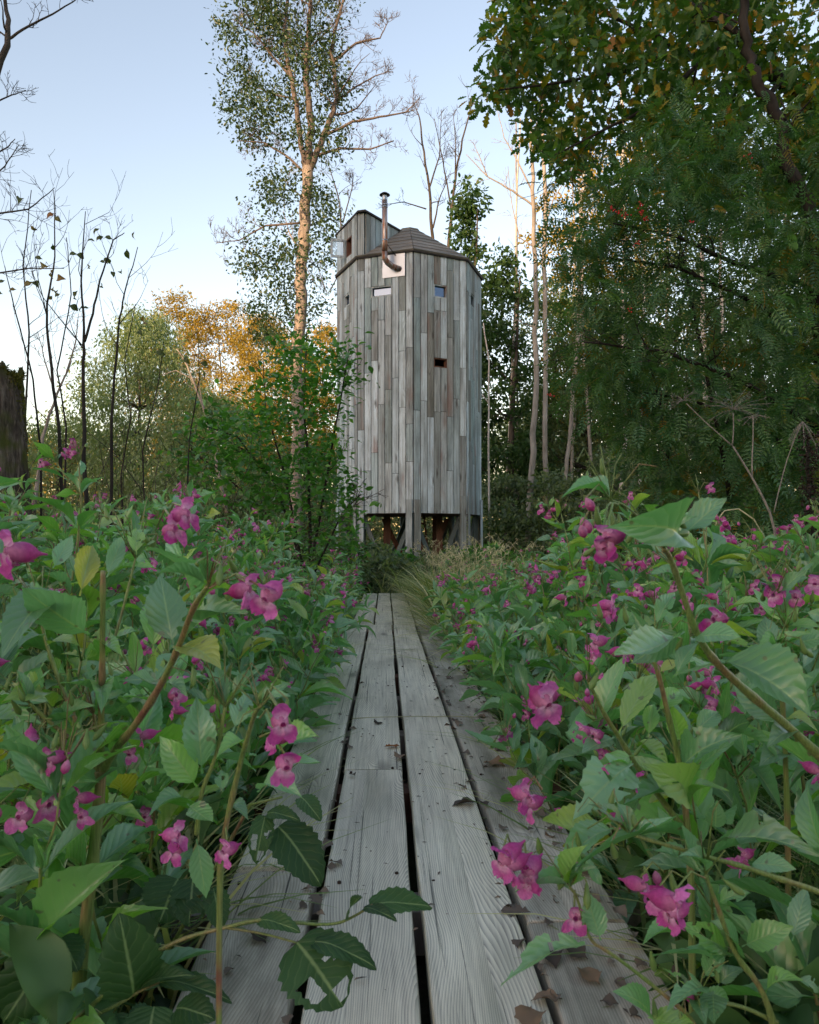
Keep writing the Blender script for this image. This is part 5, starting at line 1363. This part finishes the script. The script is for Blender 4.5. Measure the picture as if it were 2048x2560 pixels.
hero('low balsam whose leaves and flowers hang over the right planks at the front', BRc, .95,
     [([(1500, 1500), (1420, 1230), (1270, 1060), (1180, 800), (1110, 620)], .006, .0025, -.05), ([(2060, 2869), (2040, 1300), (1900, 800), (1700, 700), (1500, 640), (1300, 570), (1140, 530), (1000, 490), (700, 400)], .006, .0025, -.06), ([(1500, 2850), (1250, 1800), (1050, 1400), (900, 1280), (780, 1180), (580, 1030), (480, 980), (420, 740), (380, 690)], .004, .0018, -.08), ([(1500, 1420), (1290, 1320), (1060, 1300)], .004, .0025, 0)],
     [(1040, 445, 405, 592, 105, .25, -.1), (1180, 445, 1725, 515, 125, .3, -.1), (620, 375, 308, 615, 125, .3, -.06), (460, 1000, 5, 1222, 105, .3, -.06, -.06), (545, 975, 458, 700, 185, .8, .0, -.06), (1165, 375, 1172, 215, 180, .7, -.02), (1250, 1060, 960, 880, 120, .5, 0), (1260, 1060, 830, 1050, 110, .3, -.05),
      (1290, 1070, 1140, 870, 150, .35, -.03), (1310, 1010, 1590, 900, 170, .5, -.03), (1580, 980, 1660, 680, 110, .8, .03), (1180, 780, 1360, 720, 105, .4, -.02), (820, 1390, 610, 1250, 150, .5, -.04), (1120, 1230, 900, 1360, 130, .4, -.05), (1150, 1250, 1160, 1430, 180, .5, -.06), (1100, 1180, 1230, 1010, 140, .6, 0), (800, 1390, 1050, 1425, 130, .4, -.05), (1180, 1220, 1340, 1130, 100, .4, 0),
      (1440, 1260, 1640, 1190, 110, .3, -.04), (1600, 1180, 1725, 1260, 140, .4, 0), (560, 700, 420, 470, 60, .5, .02), (370, 690, 300, 520, 110, .8, .03, -.06), (380, 700, 80, 715, 75, .3, -.04, -.06), (1340, 560, 1600, 590, 100, .3, -.04), (930, 940, 770, 1000, 90, .3, -.04)],
     [(950, 770, 1.25, -.15, (1110, 640)), (930, 830, 1.0, -.15), (860, 750, 1.0, -.1, (1000, 640)), (770, 680, .95, -.05, (880, 600)), (410, 850, .95, -.06, (400, 740)), (150, 600, 1.15, -.1, (120, 470)), (160, 650, 1.0, -.1), (20, 540, 1.2, -.12, (60, 460)), (60, 570, 1.0, -.12), (140, 190, 1.1, .02, (230, 160)), (160, 240, 1.0, .02), (1320, 520, .8, .1), (1290, 570, .8, .1), (340, 300, .8, .1), (650, 320, .7, .05)], 205, pods=((205, 420, False), (50, 480, False), (780, 570, False), (915, 590, False), (815, 1030, False), (840, 600, True), (1010, 1230, True)))
hero('upright balsam at the right edge with two broad pointed leaves', R6, 1.25,
     [([(1560, 2100), (1540, 1500), (1520, 1200), (1535, 1060), (1550, 910)], .007, .003, 0), ([(1520, 1200), (1490, 1140), (1475, 1060)], .003, .002, -.02), ([(1550, 910), (1500, 820), (1490, 740)], .0016, .0012, 0)],
     [(1478, 1065, 1432, 845, 185, .9, .04, -.02), (1550, 895, 1538, 645, 140, .9, .05), (1560, 1000, 1790, 955, 90, .3, -.05), (1545, 1010, 1380, 1060, 70, .2, -.04), (1560, 900, 1740, 905, 80, .25, -.02), (1640, 820, 1790, 880, 120, .7, 0), (1530, 1250, 1700, 1180, 100, .3, -.04), (1520, 1260, 1380, 1330, 100, .3, -.05), (1540, 1600, 1400, 1660, 120, .4, -.05), (1545, 1610, 1720, 1560, 120, .4, -.05), (1540, 1400, 1720, 1470, 110, .3, -.05)],
     [(1495, 670, 1.1, .0, (1490, 740)), (1475, 730, 1.0, 0), (1600, 740, .9, 0), (1700, 665, 1.1, .05), (1170, 740, .9, .5), (1130, 1150, 1.0, .3)], 206)

# ---- the rest of the balsam field
PL_N = [0]
def in_boardwalk(p, m=0.0):
    l = BW.inverted() @ Vector((p[0], p[1], 0))
    return -.34 - m < l.x < .46 + m and l.y < 10.2
def field(side, n, ylo, yhi, xw, seed, near, hlo, hhi, bloom, tries=4000, mind=.2):
    rng = random.Random(seed); out = []
    for _ in range(tries):
        if len(out) >= n: break
        y = ylo + (yhi - ylo) * rng.random() ** .9
        half = 1024 / F * y + .15
        e = (-.36 if side < 0 else .5)
        x = e + side * (.04 + xw * rng.random() ** 1.25)
        p = BW @ Vector((x, y, 0))
        if abs(p.x) > half or p.length < .95 or any((p - q).length < mind for q, _ in out): continue
        out.append((p, rng))
    return [p for p, _ in out]
words = ['first', 'second', 'third', 'fourth', 'fifth', 'sixth', 'seventh', 'eighth', 'ninth', 'tenth']
def ordinal(i):
    if i < 10: return words[i]
    t = ['', '', 'twenty', 'thirty', 'forty', 'fifty', 'sixty', 'seventy', 'eighty', 'ninety'][(i + 1) // 10]; u = (i + 1) % 10
    teens = ['tenth', 'eleventh', 'twelfth', 'thirteenth', 'fourteenth', 'fifteenth', 'sixteenth', 'seventeenth', 'eighteenth', 'nineteenth']
    if i + 1 < 20: return teens[i - 9]
    if u == 0: return t[:-1] + 'ieth'
    return t + '-' + words[u - 1]
def plant_all(side, near_n, mid_n, far_n):
    rng = random.Random(300 + side)
    sname = 'left' if side < 0 else 'right'
    spots = [(p, 0) for p in field(side, near_n, 1.0, 3.6, 1.8, 310 + side, True, 0, 0, 1, mind=.18)]
    spots += [(p, 1) for p in field(side, mid_n, 3.4, 6.6, 3.0, 330 + side, False, 0, 0, 1, mind=.24)]
    spots += [(p, 2) for p in field(side, far_n, 6.4, 12.5, 5.0, 350 + side, False, 0, 0, 1, mind=.34)]
    rows = {}
    for p, z in spots:
        l = BW.inverted() @ p
        off = (-.36 - l.x) if l.x < 0 else (l.x - .5)
        row = min(int(off / (.32 + .12 * z)), 5)
        rows.setdefault((z, row), []).append((l.y, p))
    zone = ['near part', 'middle stretch', 'far end']
    rowname = ['edging', 'one step off', 'two steps off', 'three steps off', 'well off', 'far off']
    for (z, row), lst in sorted(rows.items()):
        lst.sort(key=lambda a: a[0])
        for i, (yy, p) in enumerate(lst):
            off = abs((BW.inverted() @ p).x)
            near = z == 0 or (z == 1 and p.y < 5.0)
            H = rng.uniform(.66, 1.05) if z == 0 else rng.uniform(.6, 1.0) if z == 1 else rng.uniform(.65, 1.1)
            if side < 0: H *= 1.0 + .10 * min(off, 2.0)
            if side > 0 and z == 2: H *= .75
            if row == 0: H *= .72
            if p.y < 1.7: H = min(H, .62 + .22 * p.y / 1.7)
            lx = rng.gauss(0, .08) - side * (.04 if row < 2 else 0)
            p.z = ground_z(p.x, p.y)
            pl = grow_balsam(p, H, (lx, rng.gauss(0, .06)), rng, bloom=.6 if z < 2 else .5, leafmin=.28 if row < 2 else .42, big=1.0, dens=1.0 if z < 2 else .8)
            nfl = len(pl.flowers)
            lab = f'{"pink" if nfl else "flowerless"} balsam {rowname[row]} the {sname} side of the boardwalk, {ordinal(i)} along its {zone[z]}'
            pl.build(lab, f'balsam plants {sname} of the boardwalk', near, False)
plant_all(-1, 60, 66, 66)
plant_all(1, 54, 56, 46)

def edge_row(side, ylo, yhi, n, seed):
    rng = random.Random(seed); sname = 'left' if side < 0 else 'right'
    for i in range(n):
        y = ylo + (yhi - ylo) * (i + rng.uniform(-.3, .3)) / max(1, n - 1)
        x = (-.37 if side < 0 else .50) + side * rng.uniform(0, .08)
        p = BW @ Vector((x, y, 0)); p.z = GZ
        pl = grow_balsam(p, rng.uniform(.40, .62), (-side * rng.uniform(.06, .22) * (1 if y < 5.5 else .25), rng.gauss(-.03, .06)), rng, bloom=.5, leafmin=.3, dens=.9)
        pl.build(f'small balsam leaning over the {sname} plank edge, {ordinal(i)} of the leaning ones from the front', f'balsams spilling over the {sname} plank edge', y < 3.8, False)
edge_row(-1, 2.3, 10.0, 24, 811)
edge_row(1, 1.75, 6.0, 15, 812)

# ------------------------------------------------------------------ undergrowth, grass, ferns
rng = np.random.default_rng(501)
def free_spots(n, ylo, yhi, margin=.0, side=0, xmax=8.0):
    out = []
    while len(out) < n:
        y = ylo + (yhi - ylo) * rng.random() ** 1.3; half = min(1024 / F * y + .6, xmax)
        x = rng.uniform(-half, half)
        if side and x * side < 0: continue
        if in_boardwalk((x, y), margin): continue
        out.append((x, y, ground_z(x, y)))
    return np.array(out)
DARKGREEN = leaf_mat('undergrowth_leaf', [(0, (.04, .10, .035)), (1, (.08, .16, .05))], .3, .45, .4)
N = 17000
pos = free_spots(N, .75, 13.0, .02); hgt = np.abs(rng.normal(size=N)) * .12
pos[:, 2] += hgt.clip(.02, .55)
X = rng.normal(size=(N, 3)); X[:, 2] *= .4; Z = rng.normal(size=(N, 3)) * .4; Z[:, 2] += 1
tag(link('undergrowth', scatter('undergrowth', LEAF_LOW[1], pos, frames_np(X, Z), np.stack([rng.uniform(.07, .16, N)] * 3, 1) * (1, .4, 1), rng.random(N), DARKGREEN)), 'low green leaves covering the ground between the balsams', 'undergrowth', kind='stuff')

def grass(name, label, pos, hlo, hhi, mat, bend=.75, wide=1.0, spread=.5):
    n = len(pos); a = rng.uniform(0, 6.283, n); t = rng.uniform(.1, spread, n)
    X = np.stack([np.cos(a) * t, np.sin(a) * t, np.ones(n)], 1)
    Zv = np.stack([-np.cos(a), -np.sin(a), t], 1)
    s = rng.uniform(hlo, hhi, n)
    T = T_blade(5, bend)
    tag(link(name, scatter(name, T, pos, frames_np(X, Zv), np.stack([s, wide * rng.uniform(.7, 1.3, n) * .45, s], 1), rng.random(n), mat)), label, 'grass', kind='stuff')
grass('grass', 'green grass blades between the plants on both sides', free_spots(14000, 1.3, 12, .05), .25, .6, GRASS)
# pale seeding grass along the right edge of the far boards
def clump_spots(n, cl, sd):
    c = cl[rng.integers(0, len(cl), n)]; p = c + rng.normal(size=(n, 3)) * (sd, sd, 0)
    p[:, 2] = GZ + .02
    return p
cl = np.array([tuple(bw(x, y)) for x, y in [(.48 + rng.uniform(0, .5) * (k % 2), 4.3 + rng.uniform(0, 6.5)) for k in range(64)]])
p = clump_spots(5200, cl, .12)
p = p[[not in_boardwalk(q, .0) for q in p]]
grass('grass_tussocks', 'green tussocks of long arching grass beside the far boards', p[::2], .35, .8, GRASS, .8, 1.7, .8)
grass('pale_grass_tussocks', 'pale tussocks of drooping grass spilling onto the far boards', p[1::2], .3, .75, STRAW, .9, 1.5, .9)
cl2 = np.array([tuple(bw(x, y)) for x, y in [(.46 + rng.uniform(0, .35), 6.4 + rng.uniform(0, 4.4)) for _ in range(30)] + [(rng.uniform(-.1, 2.2), rng.uniform(10.4, 14.0)) for _ in range(34)]])
p = clump_spots(3200, cl2, .16)
p = p[[not in_boardwalk(q, .0) for q in p]]
grass('straw_grass', 'green-gold seeding grass where the boards end before the tower', p, .5, 1.0, GRASS, .8, 1.5, .45)
grass('meadow_grass', 'rough grass under the trees right of the tower', np.array([(x, y, GZ) for x, y in zip(rng.uniform(.5, 9, 9000), rng.uniform(9, 20, 9000))]), .4, .9, GRASS, .7, 1.4, .5)

# nodding seed heads
def seed_heads():
    b = MB(); rs = random.Random(8)
    for i in range(170):
        if i < 120: q = bw(rs.uniform(.5, 1.3), rs.uniform(6.0, 11.5))
        else: q = Vector((rs.uniform(.2, 3), rs.uniform(10.5, 15), 0))
        if in_boardwalk(q, .02): continue
        p0 = Vector((q.x, q.y, GZ)); h = rs.uniform(.6, 1.05); a = rs.uniform(0, 6.28); d = Vector((math.cos(a), math.sin(a), 0))
        pts = [p0, p0 + Vector((0, 0, h * .5)) + d * .04, p0 + Vector((0, 0, h * .85)) + d * .12, p0 + Vector((0, 0, h * .95)) + d * .24]
        b.tube(pts, .0016, 3, cap=False, rnd=rs.random())
        for k in range(16):
            t = rs.uniform(.0, 1.0); c = pts[2].lerp(pts[3], t); e = c + Vector((rs.gauss(0, .025), rs.gauss(0, .025), rs.gauss(-.02, .02))); s = Vector((rs.gauss(0, 1), rs.gauss(0, 1), rs.gauss(0, 1))).normalized() * .004
            b.add([c, (c + e) / 2 + s, e, (c + e) / 2 - s], [(0, 1, 2, 3)], rs.random())
    tag(b.obj('seeding_grass', STRAW), 'nodding pale seed heads above the grass at the far boards', 'grass', kind='stuff')
seed_heads()

# ferns low at the right
def fern_frond_mesh(seed):
    rs = random.Random(seed); b = MB(); n = 22
    rachis = [Vector((t, 0, .45 * t - .55 * t * t)) for t in [i / n for i in range(n + 1)]]
    b.tube(rachis, [.006 * (1 - .8 * i / n) for i in range(n + 1)], 4, cap=False)
    for i in range(3, n + 1):
        t = i / n; L = .26 * math.sin(math.pi * (t * .9 + .08)) ** .8
        for s in (-1, 1):
            m = 7; p = rachis[i]; d = Vector((.35, s, -.12)).normalized()
            for k in range(m):
                u = k / m; c = p + d * L * u; l = L * .22 * (1 - u * .8); w = L * .055
                for s2 in (-1, 1):
                    e = (Vector((s2 * .9, s * .35, -.05))).normalized() * l; f = d * w
                    b.add([c - f * .5, c + e * .6 + f * .35, c + e, c + e * .5 - f * .6], [(0, 1, 2, 3)], rs.random())
    return b.mesh('frond', FERN)
fr_me = [fern_frond_mesh(1), fern_frond_mesh(2)]
rs = random.Random(77)
for i, (px, py, d, lab) in enumerate([(2000, 2000, 1.7, 'green fern at the right edge behind the balsam stems'), (1850, 2100, 1.55, 'green fern below the broad balsam leaves at the right'), (1960, 2330, 1.45, 'dark fern low in the bottom right corner'), (1990, 2540, 1.2, 'small fern at the very bottom of the right edge'), (1720, 2230, 1.9, 'fern half hidden between balsams right of the planks'), (1990, 1500, 4.6, 'fern under the rowan at the right edge'), (1800, 1460, 5.0, 'fern under the rowan, nearer the dead hogweed')]):
    q = at(px, py, d); root = empty('fern', (q.x, q.y, GZ), lab, 'fern', 'ferns')
    for k in range(8):
        a = 2 * math.pi * k / 8 + rs.uniform(-.3, .3); D = Vector((math.cos(a), math.sin(a), rs.uniform(.5, 1.0)))
        s = rs.uniform(.38, .6)
        if in_boardwalk(q + D.normalized() * s * .9, .04) or in_boardwalk(q, .05): continue
        link('frond', fr_me[k % 2], root, mat4(frame(D, (0, 0, 1)), Vector((q.x, q.y, GZ)), (s, s, s)))

# dead hogweed
HG = 3.6
def C7(x, y, dd=0.0): return at(1300 + x / 2.306, 800 + y / 2.306, HG + dd)
hog = empty('dead_hogweed', Vector((C7(1490, 1500).x, HG, GZ)), 'tall dried hogweed stalk with spoked umbels in front of the rowan', 'dead plant')
def hstem(name, pts, r0, r1):
    b = MB(); q = [C7(x, y) for x, y in pts]
    for _ in range(1): q = [q[0]] + [v for a, c in zip(q, q[1:]) for v in (a.lerp(c, .3), a.lerp(c, .7))] + [q[-1]]
    if name == 'stem': q = [Vector(hog.location)] + q
    m = len(q) - 1; b.tube(q, [(r0 + (r1 - r0) * i / m) * .62 for i in range(m + 1)], 7); return b.obj(name, DRYSTALK, hog)
hstem('stem', [(1490, 1560), (1485, 1350), (1460, 1150), (1400, 1020), (1340, 910), (1280, 810), (1230, 730)], .012, .006)
hstem('branch', [(1230, 730), (1140, 650), (1060, 580), (960, 480)], .005, .003)
hstem('branch', [(1340, 910), (1338, 800), (1345, 700), (1345, 550)], .006, .0045)
hstem('branch', [(1225, 725), (1233, 640), (1230, 535)], .005, .004)
hstem('branch', [(1465, 1110), (1500, 950), (1560, 740), (1630, 590)], .005, .003)
def umbel(cx, cy, R_, n, seed, droop=0.0):
    rs = random.Random(seed); c = C7(cx, cy)
    b = MB()
    for k in range(n):
        a = 2 * math.pi * k / n + rs.uniform(-.2, .2); el = rs.uniform(-.35, .75)
        d = Vector((math.cos(a) * math.cos(el), math.sin(a) * math.cos(el), math.sin(el) - droop)); L = R_ / 2.306 / F * HG * rs.uniform(.7, 1.1)
        e = c + d * L
        b.tube([c, c + d * L * .5 + Vector((0, 0, .008)), e], [.0011, .0009, .0007], 4, cap=False)
        for _ in range(4): b.tube([e, e + (d + Vector((rs.gauss(0, .6), rs.gauss(0, .6), rs.gauss(0, .6)))) * .010], .0006, 3, cap=False)
    b.obj('umbel', DRYSTALK, hog)
umbel(945, 465, 75, 20, 1); umbel(1230, 515, 180, 26, 2); umbel(1348, 560, 75, 18, 3, .3); umbel(1630, 585, 80, 18, 4, 1.6); 
b = MB(); q = [C7(x, y, .2) for x, y in ((1390, 1460), (1210, 1220), (1050, 1120), (960, 1075))]; b.tube(wob_line(q, random.Random(1), .004, 3), .006, 6)
q = [C7(x, y, .1) for x, y in ((1110, 1235), (1140, 1150), (1180, 1100), (1260, 1088), (1350, 1150), (1420, 1275))]; 
dk = empty('broken_stalk', (C7(1390, 1460).x, HG + .2, GZ), 'bent dry stalk with a brown seed head leaning below the hogweed', 'dead plant')
b.tube([C7(1390, 1460, .2), Vector(dk.location)], .006, 6)
b.obj('stem', DRYSTALK, dk)
b = MB(); b.tube(q, .0035, 5); b.obj('bent_stalk', STRAW, dk)
b = MB(); rs = random.Random(3)
for k in range(130):
    c = C7(960 + rs.gauss(0, 45), 1075 + rs.gauss(0, 18), .2 + rs.gauss(0, .02)); e = c + Vector((rs.gauss(0, .014), rs.gauss(0, .014), rs.gauss(0, .012)))
    b.tube([C7(985, 1085, .2), c, e], .0011, 3, cap=False)
b.obj('seed_head', BARK_TWIG, dk)
# dark dock at the right edge
dock = empty('dead_dock', (C7(1690, 1500).x, HG, GZ), 'dark brown dried dock stalk with seed clusters at the right edge', 'dead plant')
b = MB(); q = [Vector(dock.location), C7(1695, 1300), C7(1670, 1000), C7(1660, 700)]; b.tube(wob_line(q, random.Random(2), .006, 3), .007, 6); b.obj('stem', BARK_DARK, dock)
b = MB(); rs = random.Random(4)
for k in range(700):
    t = rs.random(); c = C7(1660 + 40 * t + rs.gauss(0, 28), 640 + 700 * t, rs.gauss(0, .03)); s = .006
    b.add([c + Vector((rs.gauss(0, s), rs.gauss(0, s), rs.gauss(0, s))) for _ in range(4)], [(0, 1, 2), (0, 2, 3), (0, 3, 1), (1, 3, 2)], rs.random())
tag(b.obj('seed_cluster', plain_mat('dock_seed', (.035, .022, .015), .8), dock), kind='stuff')

# raspberry shoot reaching over the left planks
RASP = leaf_mat('raspberry_leaf', [(0, (.028, .075, .03)), (1, (.05, .12, .04))], .3, .5, .3, veins=7, under=.7)
def rasp_mesh(seed, hole):
    rs = random.Random(seed); n = 16; cols = 9; vs = []; uv = []
    for i in range(n + 1):
        u = i / n; w = (1 - ((u - .35) / .65) ** 2) ** .7 if u > .35 else (1 - ((.35 - u) / .42) ** 2) ** .6
        w = max(w, .02) * .42 * (1 + .07 * (1 if i % 2 else -1))
        for k in range(cols):
            c = 2 * k / (cols - 1) - 1
            vs.append((u, c * w, .10 * 4 * u * (1 - u) + .12 * abs(c) * w + .02 * math.sin(8 * u + 4 * c))); uv.append((u, c))
    fs = []
    for i in range(n):
        for k in range(cols - 1):
            if hole and (((i - 9) ** 2 / 5 + (k - 1.5) ** 2 / 1.6 < 1) or ((i - 13) ** 2 / 3 + (k - 5) ** 2 / 2 < 1) or (i - 6) ** 2 + (k - 6) ** 2 < 1.2): continue
            fs.append((i * cols + k, (i + 1) * cols + k, (i + 1) * cols + k + 1, i * cols + k + 1))
    return template_mesh('leaf', (np.array(vs), fs, np.array(uv, float)), RASP)
rm = [rasp_mesh(1, False), rasp_mesh(2, True)]
RS_D = 1.02
def BP(x, y, dd=0): return at(*BLc(x, y), RS_D + dd)
rasp = empty('raspberry', (BP(250, 1500).x, RS_D, GZ), 'raspberry shoot arching over the left planks, its large leaf eaten in holes', 'plant')
def rstem(pts, r0, r1, dd=0.0):
    b = MB(); q = [BP(x, y, dd) for x, y in pts]
    for _ in range(2): q = [q[0]] + [v for a, c in zip(q, q[1:]) for v in (a.lerp(c, .25), a.lerp(c, .75))] + [q[-1]]
    m = len(q) - 1; b.tube(q, [r0 + (r1 - r0) * i / m for i in range(m + 1)], 6); b.obj('stem', STEM, rasp)
q0 = Vector(rasp.location)
rstem([(330, 1470), (600, 1230), (760, 1080), (980, 960), (1210, 905), (1400, 855), (1600, 880), (1800, 890), (1900, 850), (2010, 780)], .0035, .0016)
rstem([(1210, 905), (1400, 930), (1600, 985)], .0018, .0014)
rstem([(370, 1440), (620, 1330), (760, 1240), (860, 1200)], .003, .0016)
b = MB(); b.tube([q0, BP(330, 1470)], .004, 6); b.obj('stem', STEM, rasp)
def rleaf(bx, by, tx, ty, w, k, tilt=.6, dd=0.0, ddt=-.03):
    A = BP(bx, by, dd); B = BP(tx, ty, dd + ddt); L = (B - A).length; up = Vector((0, 0, 1)) * (1 - tilt) + (Vector((0, 0, CAMH)) - A).normalized() * tilt
    link('leaf', rm[k], rasp, mat4(frame(B - A, up), A, (L, w / 2.156 / F * RS_D / .84, L)))
rleaf(1600, 985, 1850, 1330, 390, 1, .75); rleaf(1690, 980, 2030, 1130, 170, 0, .3); rleaf(1400, 865, 1620, 930, 110, 0, .5); rleaf(1990, 790, 2330, 800, 170, 0, .35, 0, .02); rleaf(1960, 800, 2140, 870, 80, 0, .3)
rleaf(1880, 850, 1950, 740, 100, 0, .5)
rleaf(720, 1260, 640, 830, 330, 0, .7); rleaf(330, 960, 20, 1420, 330, 0, .8, .0); rleaf(330, 960, 420, 1140, 170, 0, .6); rleaf(760, 1230, 1060, 1170, 110, 0, .3); rleaf(860, 1200, 1250, 1310, 120, 0, .3); rleaf(830, 1330, 790, 1560, 260, 0, .6); rleaf(950, 1340, 1160, 1400, 190, 0, .6); rleaf(850, 1400, 680, 1480, 240, 0, .5)
# nettle-like leaves over the left planks
net = empty('nettle', (at(*BLc(1250, 300), 1.25).x - .25, 1.3, GZ), 'coarse toothed leaves hanging over the left plank edge', 'plant')
b = MB(); b.tube([Vector(net.location), at(*BLc(1350, 240), 1.25), at(*BLc(1520, 200), 1.22)], [.004, .003, .002], 6); b.obj('stem', STEM, net)
for bx, by, tx, ty, w, k in ((1500, 360, 1730, 680, 250, 0), (1430, 300, 1380, 560, 130, 1), (1620, 200, 1730, 330, 110, 0), (1440, 290, 1620, 330, 90, 0), (1040, 640, 1020, 900, 220, 1), (1150, 690, 1190, 920, 140, 0), (960, 640, 860, 880, 300, 0)):
    A = at(*BLc(bx, by), 1.22); B = at(*BLc(tx, ty), 1.18); L = (B - A).length; up = Vector((0, 0, .5)) + (Vector((0, 0, CAMH)) - A).normalized() * .6
    link('leaf', rm[k], net, mat4(frame(B - A, up), A, (L, w / 2.156 / F * 1.22 / .84, L)))

# ------------------------------------------------------------------ fallen leaves and litter on the planks
T_curl = T_lance(9, .05, .45, .06, .5, .6, (-1, -.5, 0, .5, 1), .08); T_curl = (T_curl[0] * (1, .75, 1), T_curl[1], T_curl[2])
T_curl2 = (T_oak()[0] * (1, 1.1, 1.0) + np.stack([0 * T_oak()[0][:, 0], 0 * T_oak()[0][:, 0], .1 * np.sin(T_oak()[0][:, 0] * 7) * np.abs(T_oak()[0][:, 1]) * 3 + .05], 1), T_oak()[1], T_oak()[2])
litter_me = [template_mesh('fallen_leaf', T_curl, DEADLEAF), template_mesh('fallen_leaf', T_curl2, DEADLEAF), template_mesh('fallen_leaf', T_curl2, DEADORANGE)]
def on_board(px, py):
    d = CAMH * F / (py - HOR); return at(px, py, d)
rs = random.Random(66)
for px, py, s, k, lab in [(960, 1872, .075, 2, 'orange fallen leaf in the middle of the centre-left plank'), (1000, 1902, .07, 0, 'dark curled leaf lying across the central gap'), (945, 1815, .06, 0, 'thin dark leaf on the centre-left plank by the twig'), (1190, 2010, .09, 0, 'long curled leaf bridging the right-hand gap'),
                          (1210, 1910, .09, 0, 'pale shrivelled leaf on the outer right plank'), (1330, 2290, .075, 1, 'brown fallen leaf at the right gap, beside a petal'), (1360, 2380, .07, 0, 'crumpled dark leaf below the brown one at the right gap'), (1470, 2405, .07, 0, 'wrinkled pod-like leaf on the outer right plank'),
                          (1325, 2525, .08, 0, 'grey shrivelled leaf at the bottom edge, right of the centre'), (1405, 2505, .06, 0, 'curled tan leaf wedged in the right gap near the bottom'), (775, 2240, .06, 1, 'light scrap of leaf at the left gap'), (665, 2365, .06, 0, 'grey curled leaf on the outer left plank'),
                          (580, 2425, .03, 0, 'small dark petal on the outer left plank'), (785, 2290, .028, 0, 'small faded petal in the left gap'), (1500, 2470, .07, 0, 'pale slim leaf across the crack of the outer right plank'), (1220, 2020, .05, 0, 'small dark scrap right of the long curled leaf'), (1370, 2320, .03, 0, 'purple petal beside the brown leaf'), (1500, 2510, .035, 0, 'black shrivelled petal near the bottom right')]:
    s *= .8; p = on_board(px, py); p.z = .004
    o = link('fallen_leaf', litter_me[k], None, mat4(Matrix.Rotation(rs.uniform(0, 6.28), 3, 'Z') @ Matrix.Rotation(rs.uniform(-.15, .15), 3, 'X'), p, (s, s, s)))
    tag(o, lab, 'fallen leaf', 'litter on the boards')
b = MB(); rs = random.Random(68); lm = []
for i in range(150):        # shrivelled bits along the outer right plank and the gaps
    x = rs.choice((.25, .27, .36, .40, .43, .44, -.14)) + rs.gauss(0, .02); q = bw(x, rs.uniform(.95, 4.2)); q.z = .003
    lm.append((q, rs.uniform(.012, .04), rs.uniform(0, 6.28), rs.random()))
tag(link('leaf_litter', scatter('leaf_litter', T_curl, np.array([tuple(l[0]) for l in lm]), frames_np(np.array([(math.cos(l[2]), math.sin(l[2]), rs.gauss(0, .15)) for l in lm]), np.array([(rs.gauss(0, .3), rs.gauss(0, .3), 1) for _ in lm])), np.array([l[1] for l in lm]), np.array([l[3] * .5 for l in lm]), DEADLEAF)), 'small shrivelled bits lying along the outer right plank', 'leaf litter', kind='stuff')
b = MB(); rs = random.Random(67)
for i in range(420):
    q = bw(rs.uniform(-.33, .45), rs.uniform(.9, 5) ** 1.0); q.z = .003; s = rs.uniform(.0012, .005)
    a = rs.uniform(0, 6.28); u = Vector((math.cos(a), math.sin(a), 0)) * s * rs.uniform(1, 2.4); v = Vector((-math.sin(a), math.cos(a), 0)) * s * .6
    b.add([q - u, q - v + Vector((0, 0, s * .5)), q + u, q + v + Vector((0, 0, s * .3))], [(0, 1, 2, 3)], rs.random())
tag(b.obj('debris', DEADLEAF), 'crumbs of bark and petals strewn on the planks', 'debris', kind='stuff')
b = MB(); A = on_board(880, 1800); B = on_board(1210, 1796); A.z = B.z = .006
b.tube(wob_line([A, (A + B) / 2 + Vector((0, .01, .004)), B], random.Random(5), .004, 4), .0016, 4)
tag(b.obj('straw', STRAW), 'thin straw lying crosswise over the centre planks', 'straw')
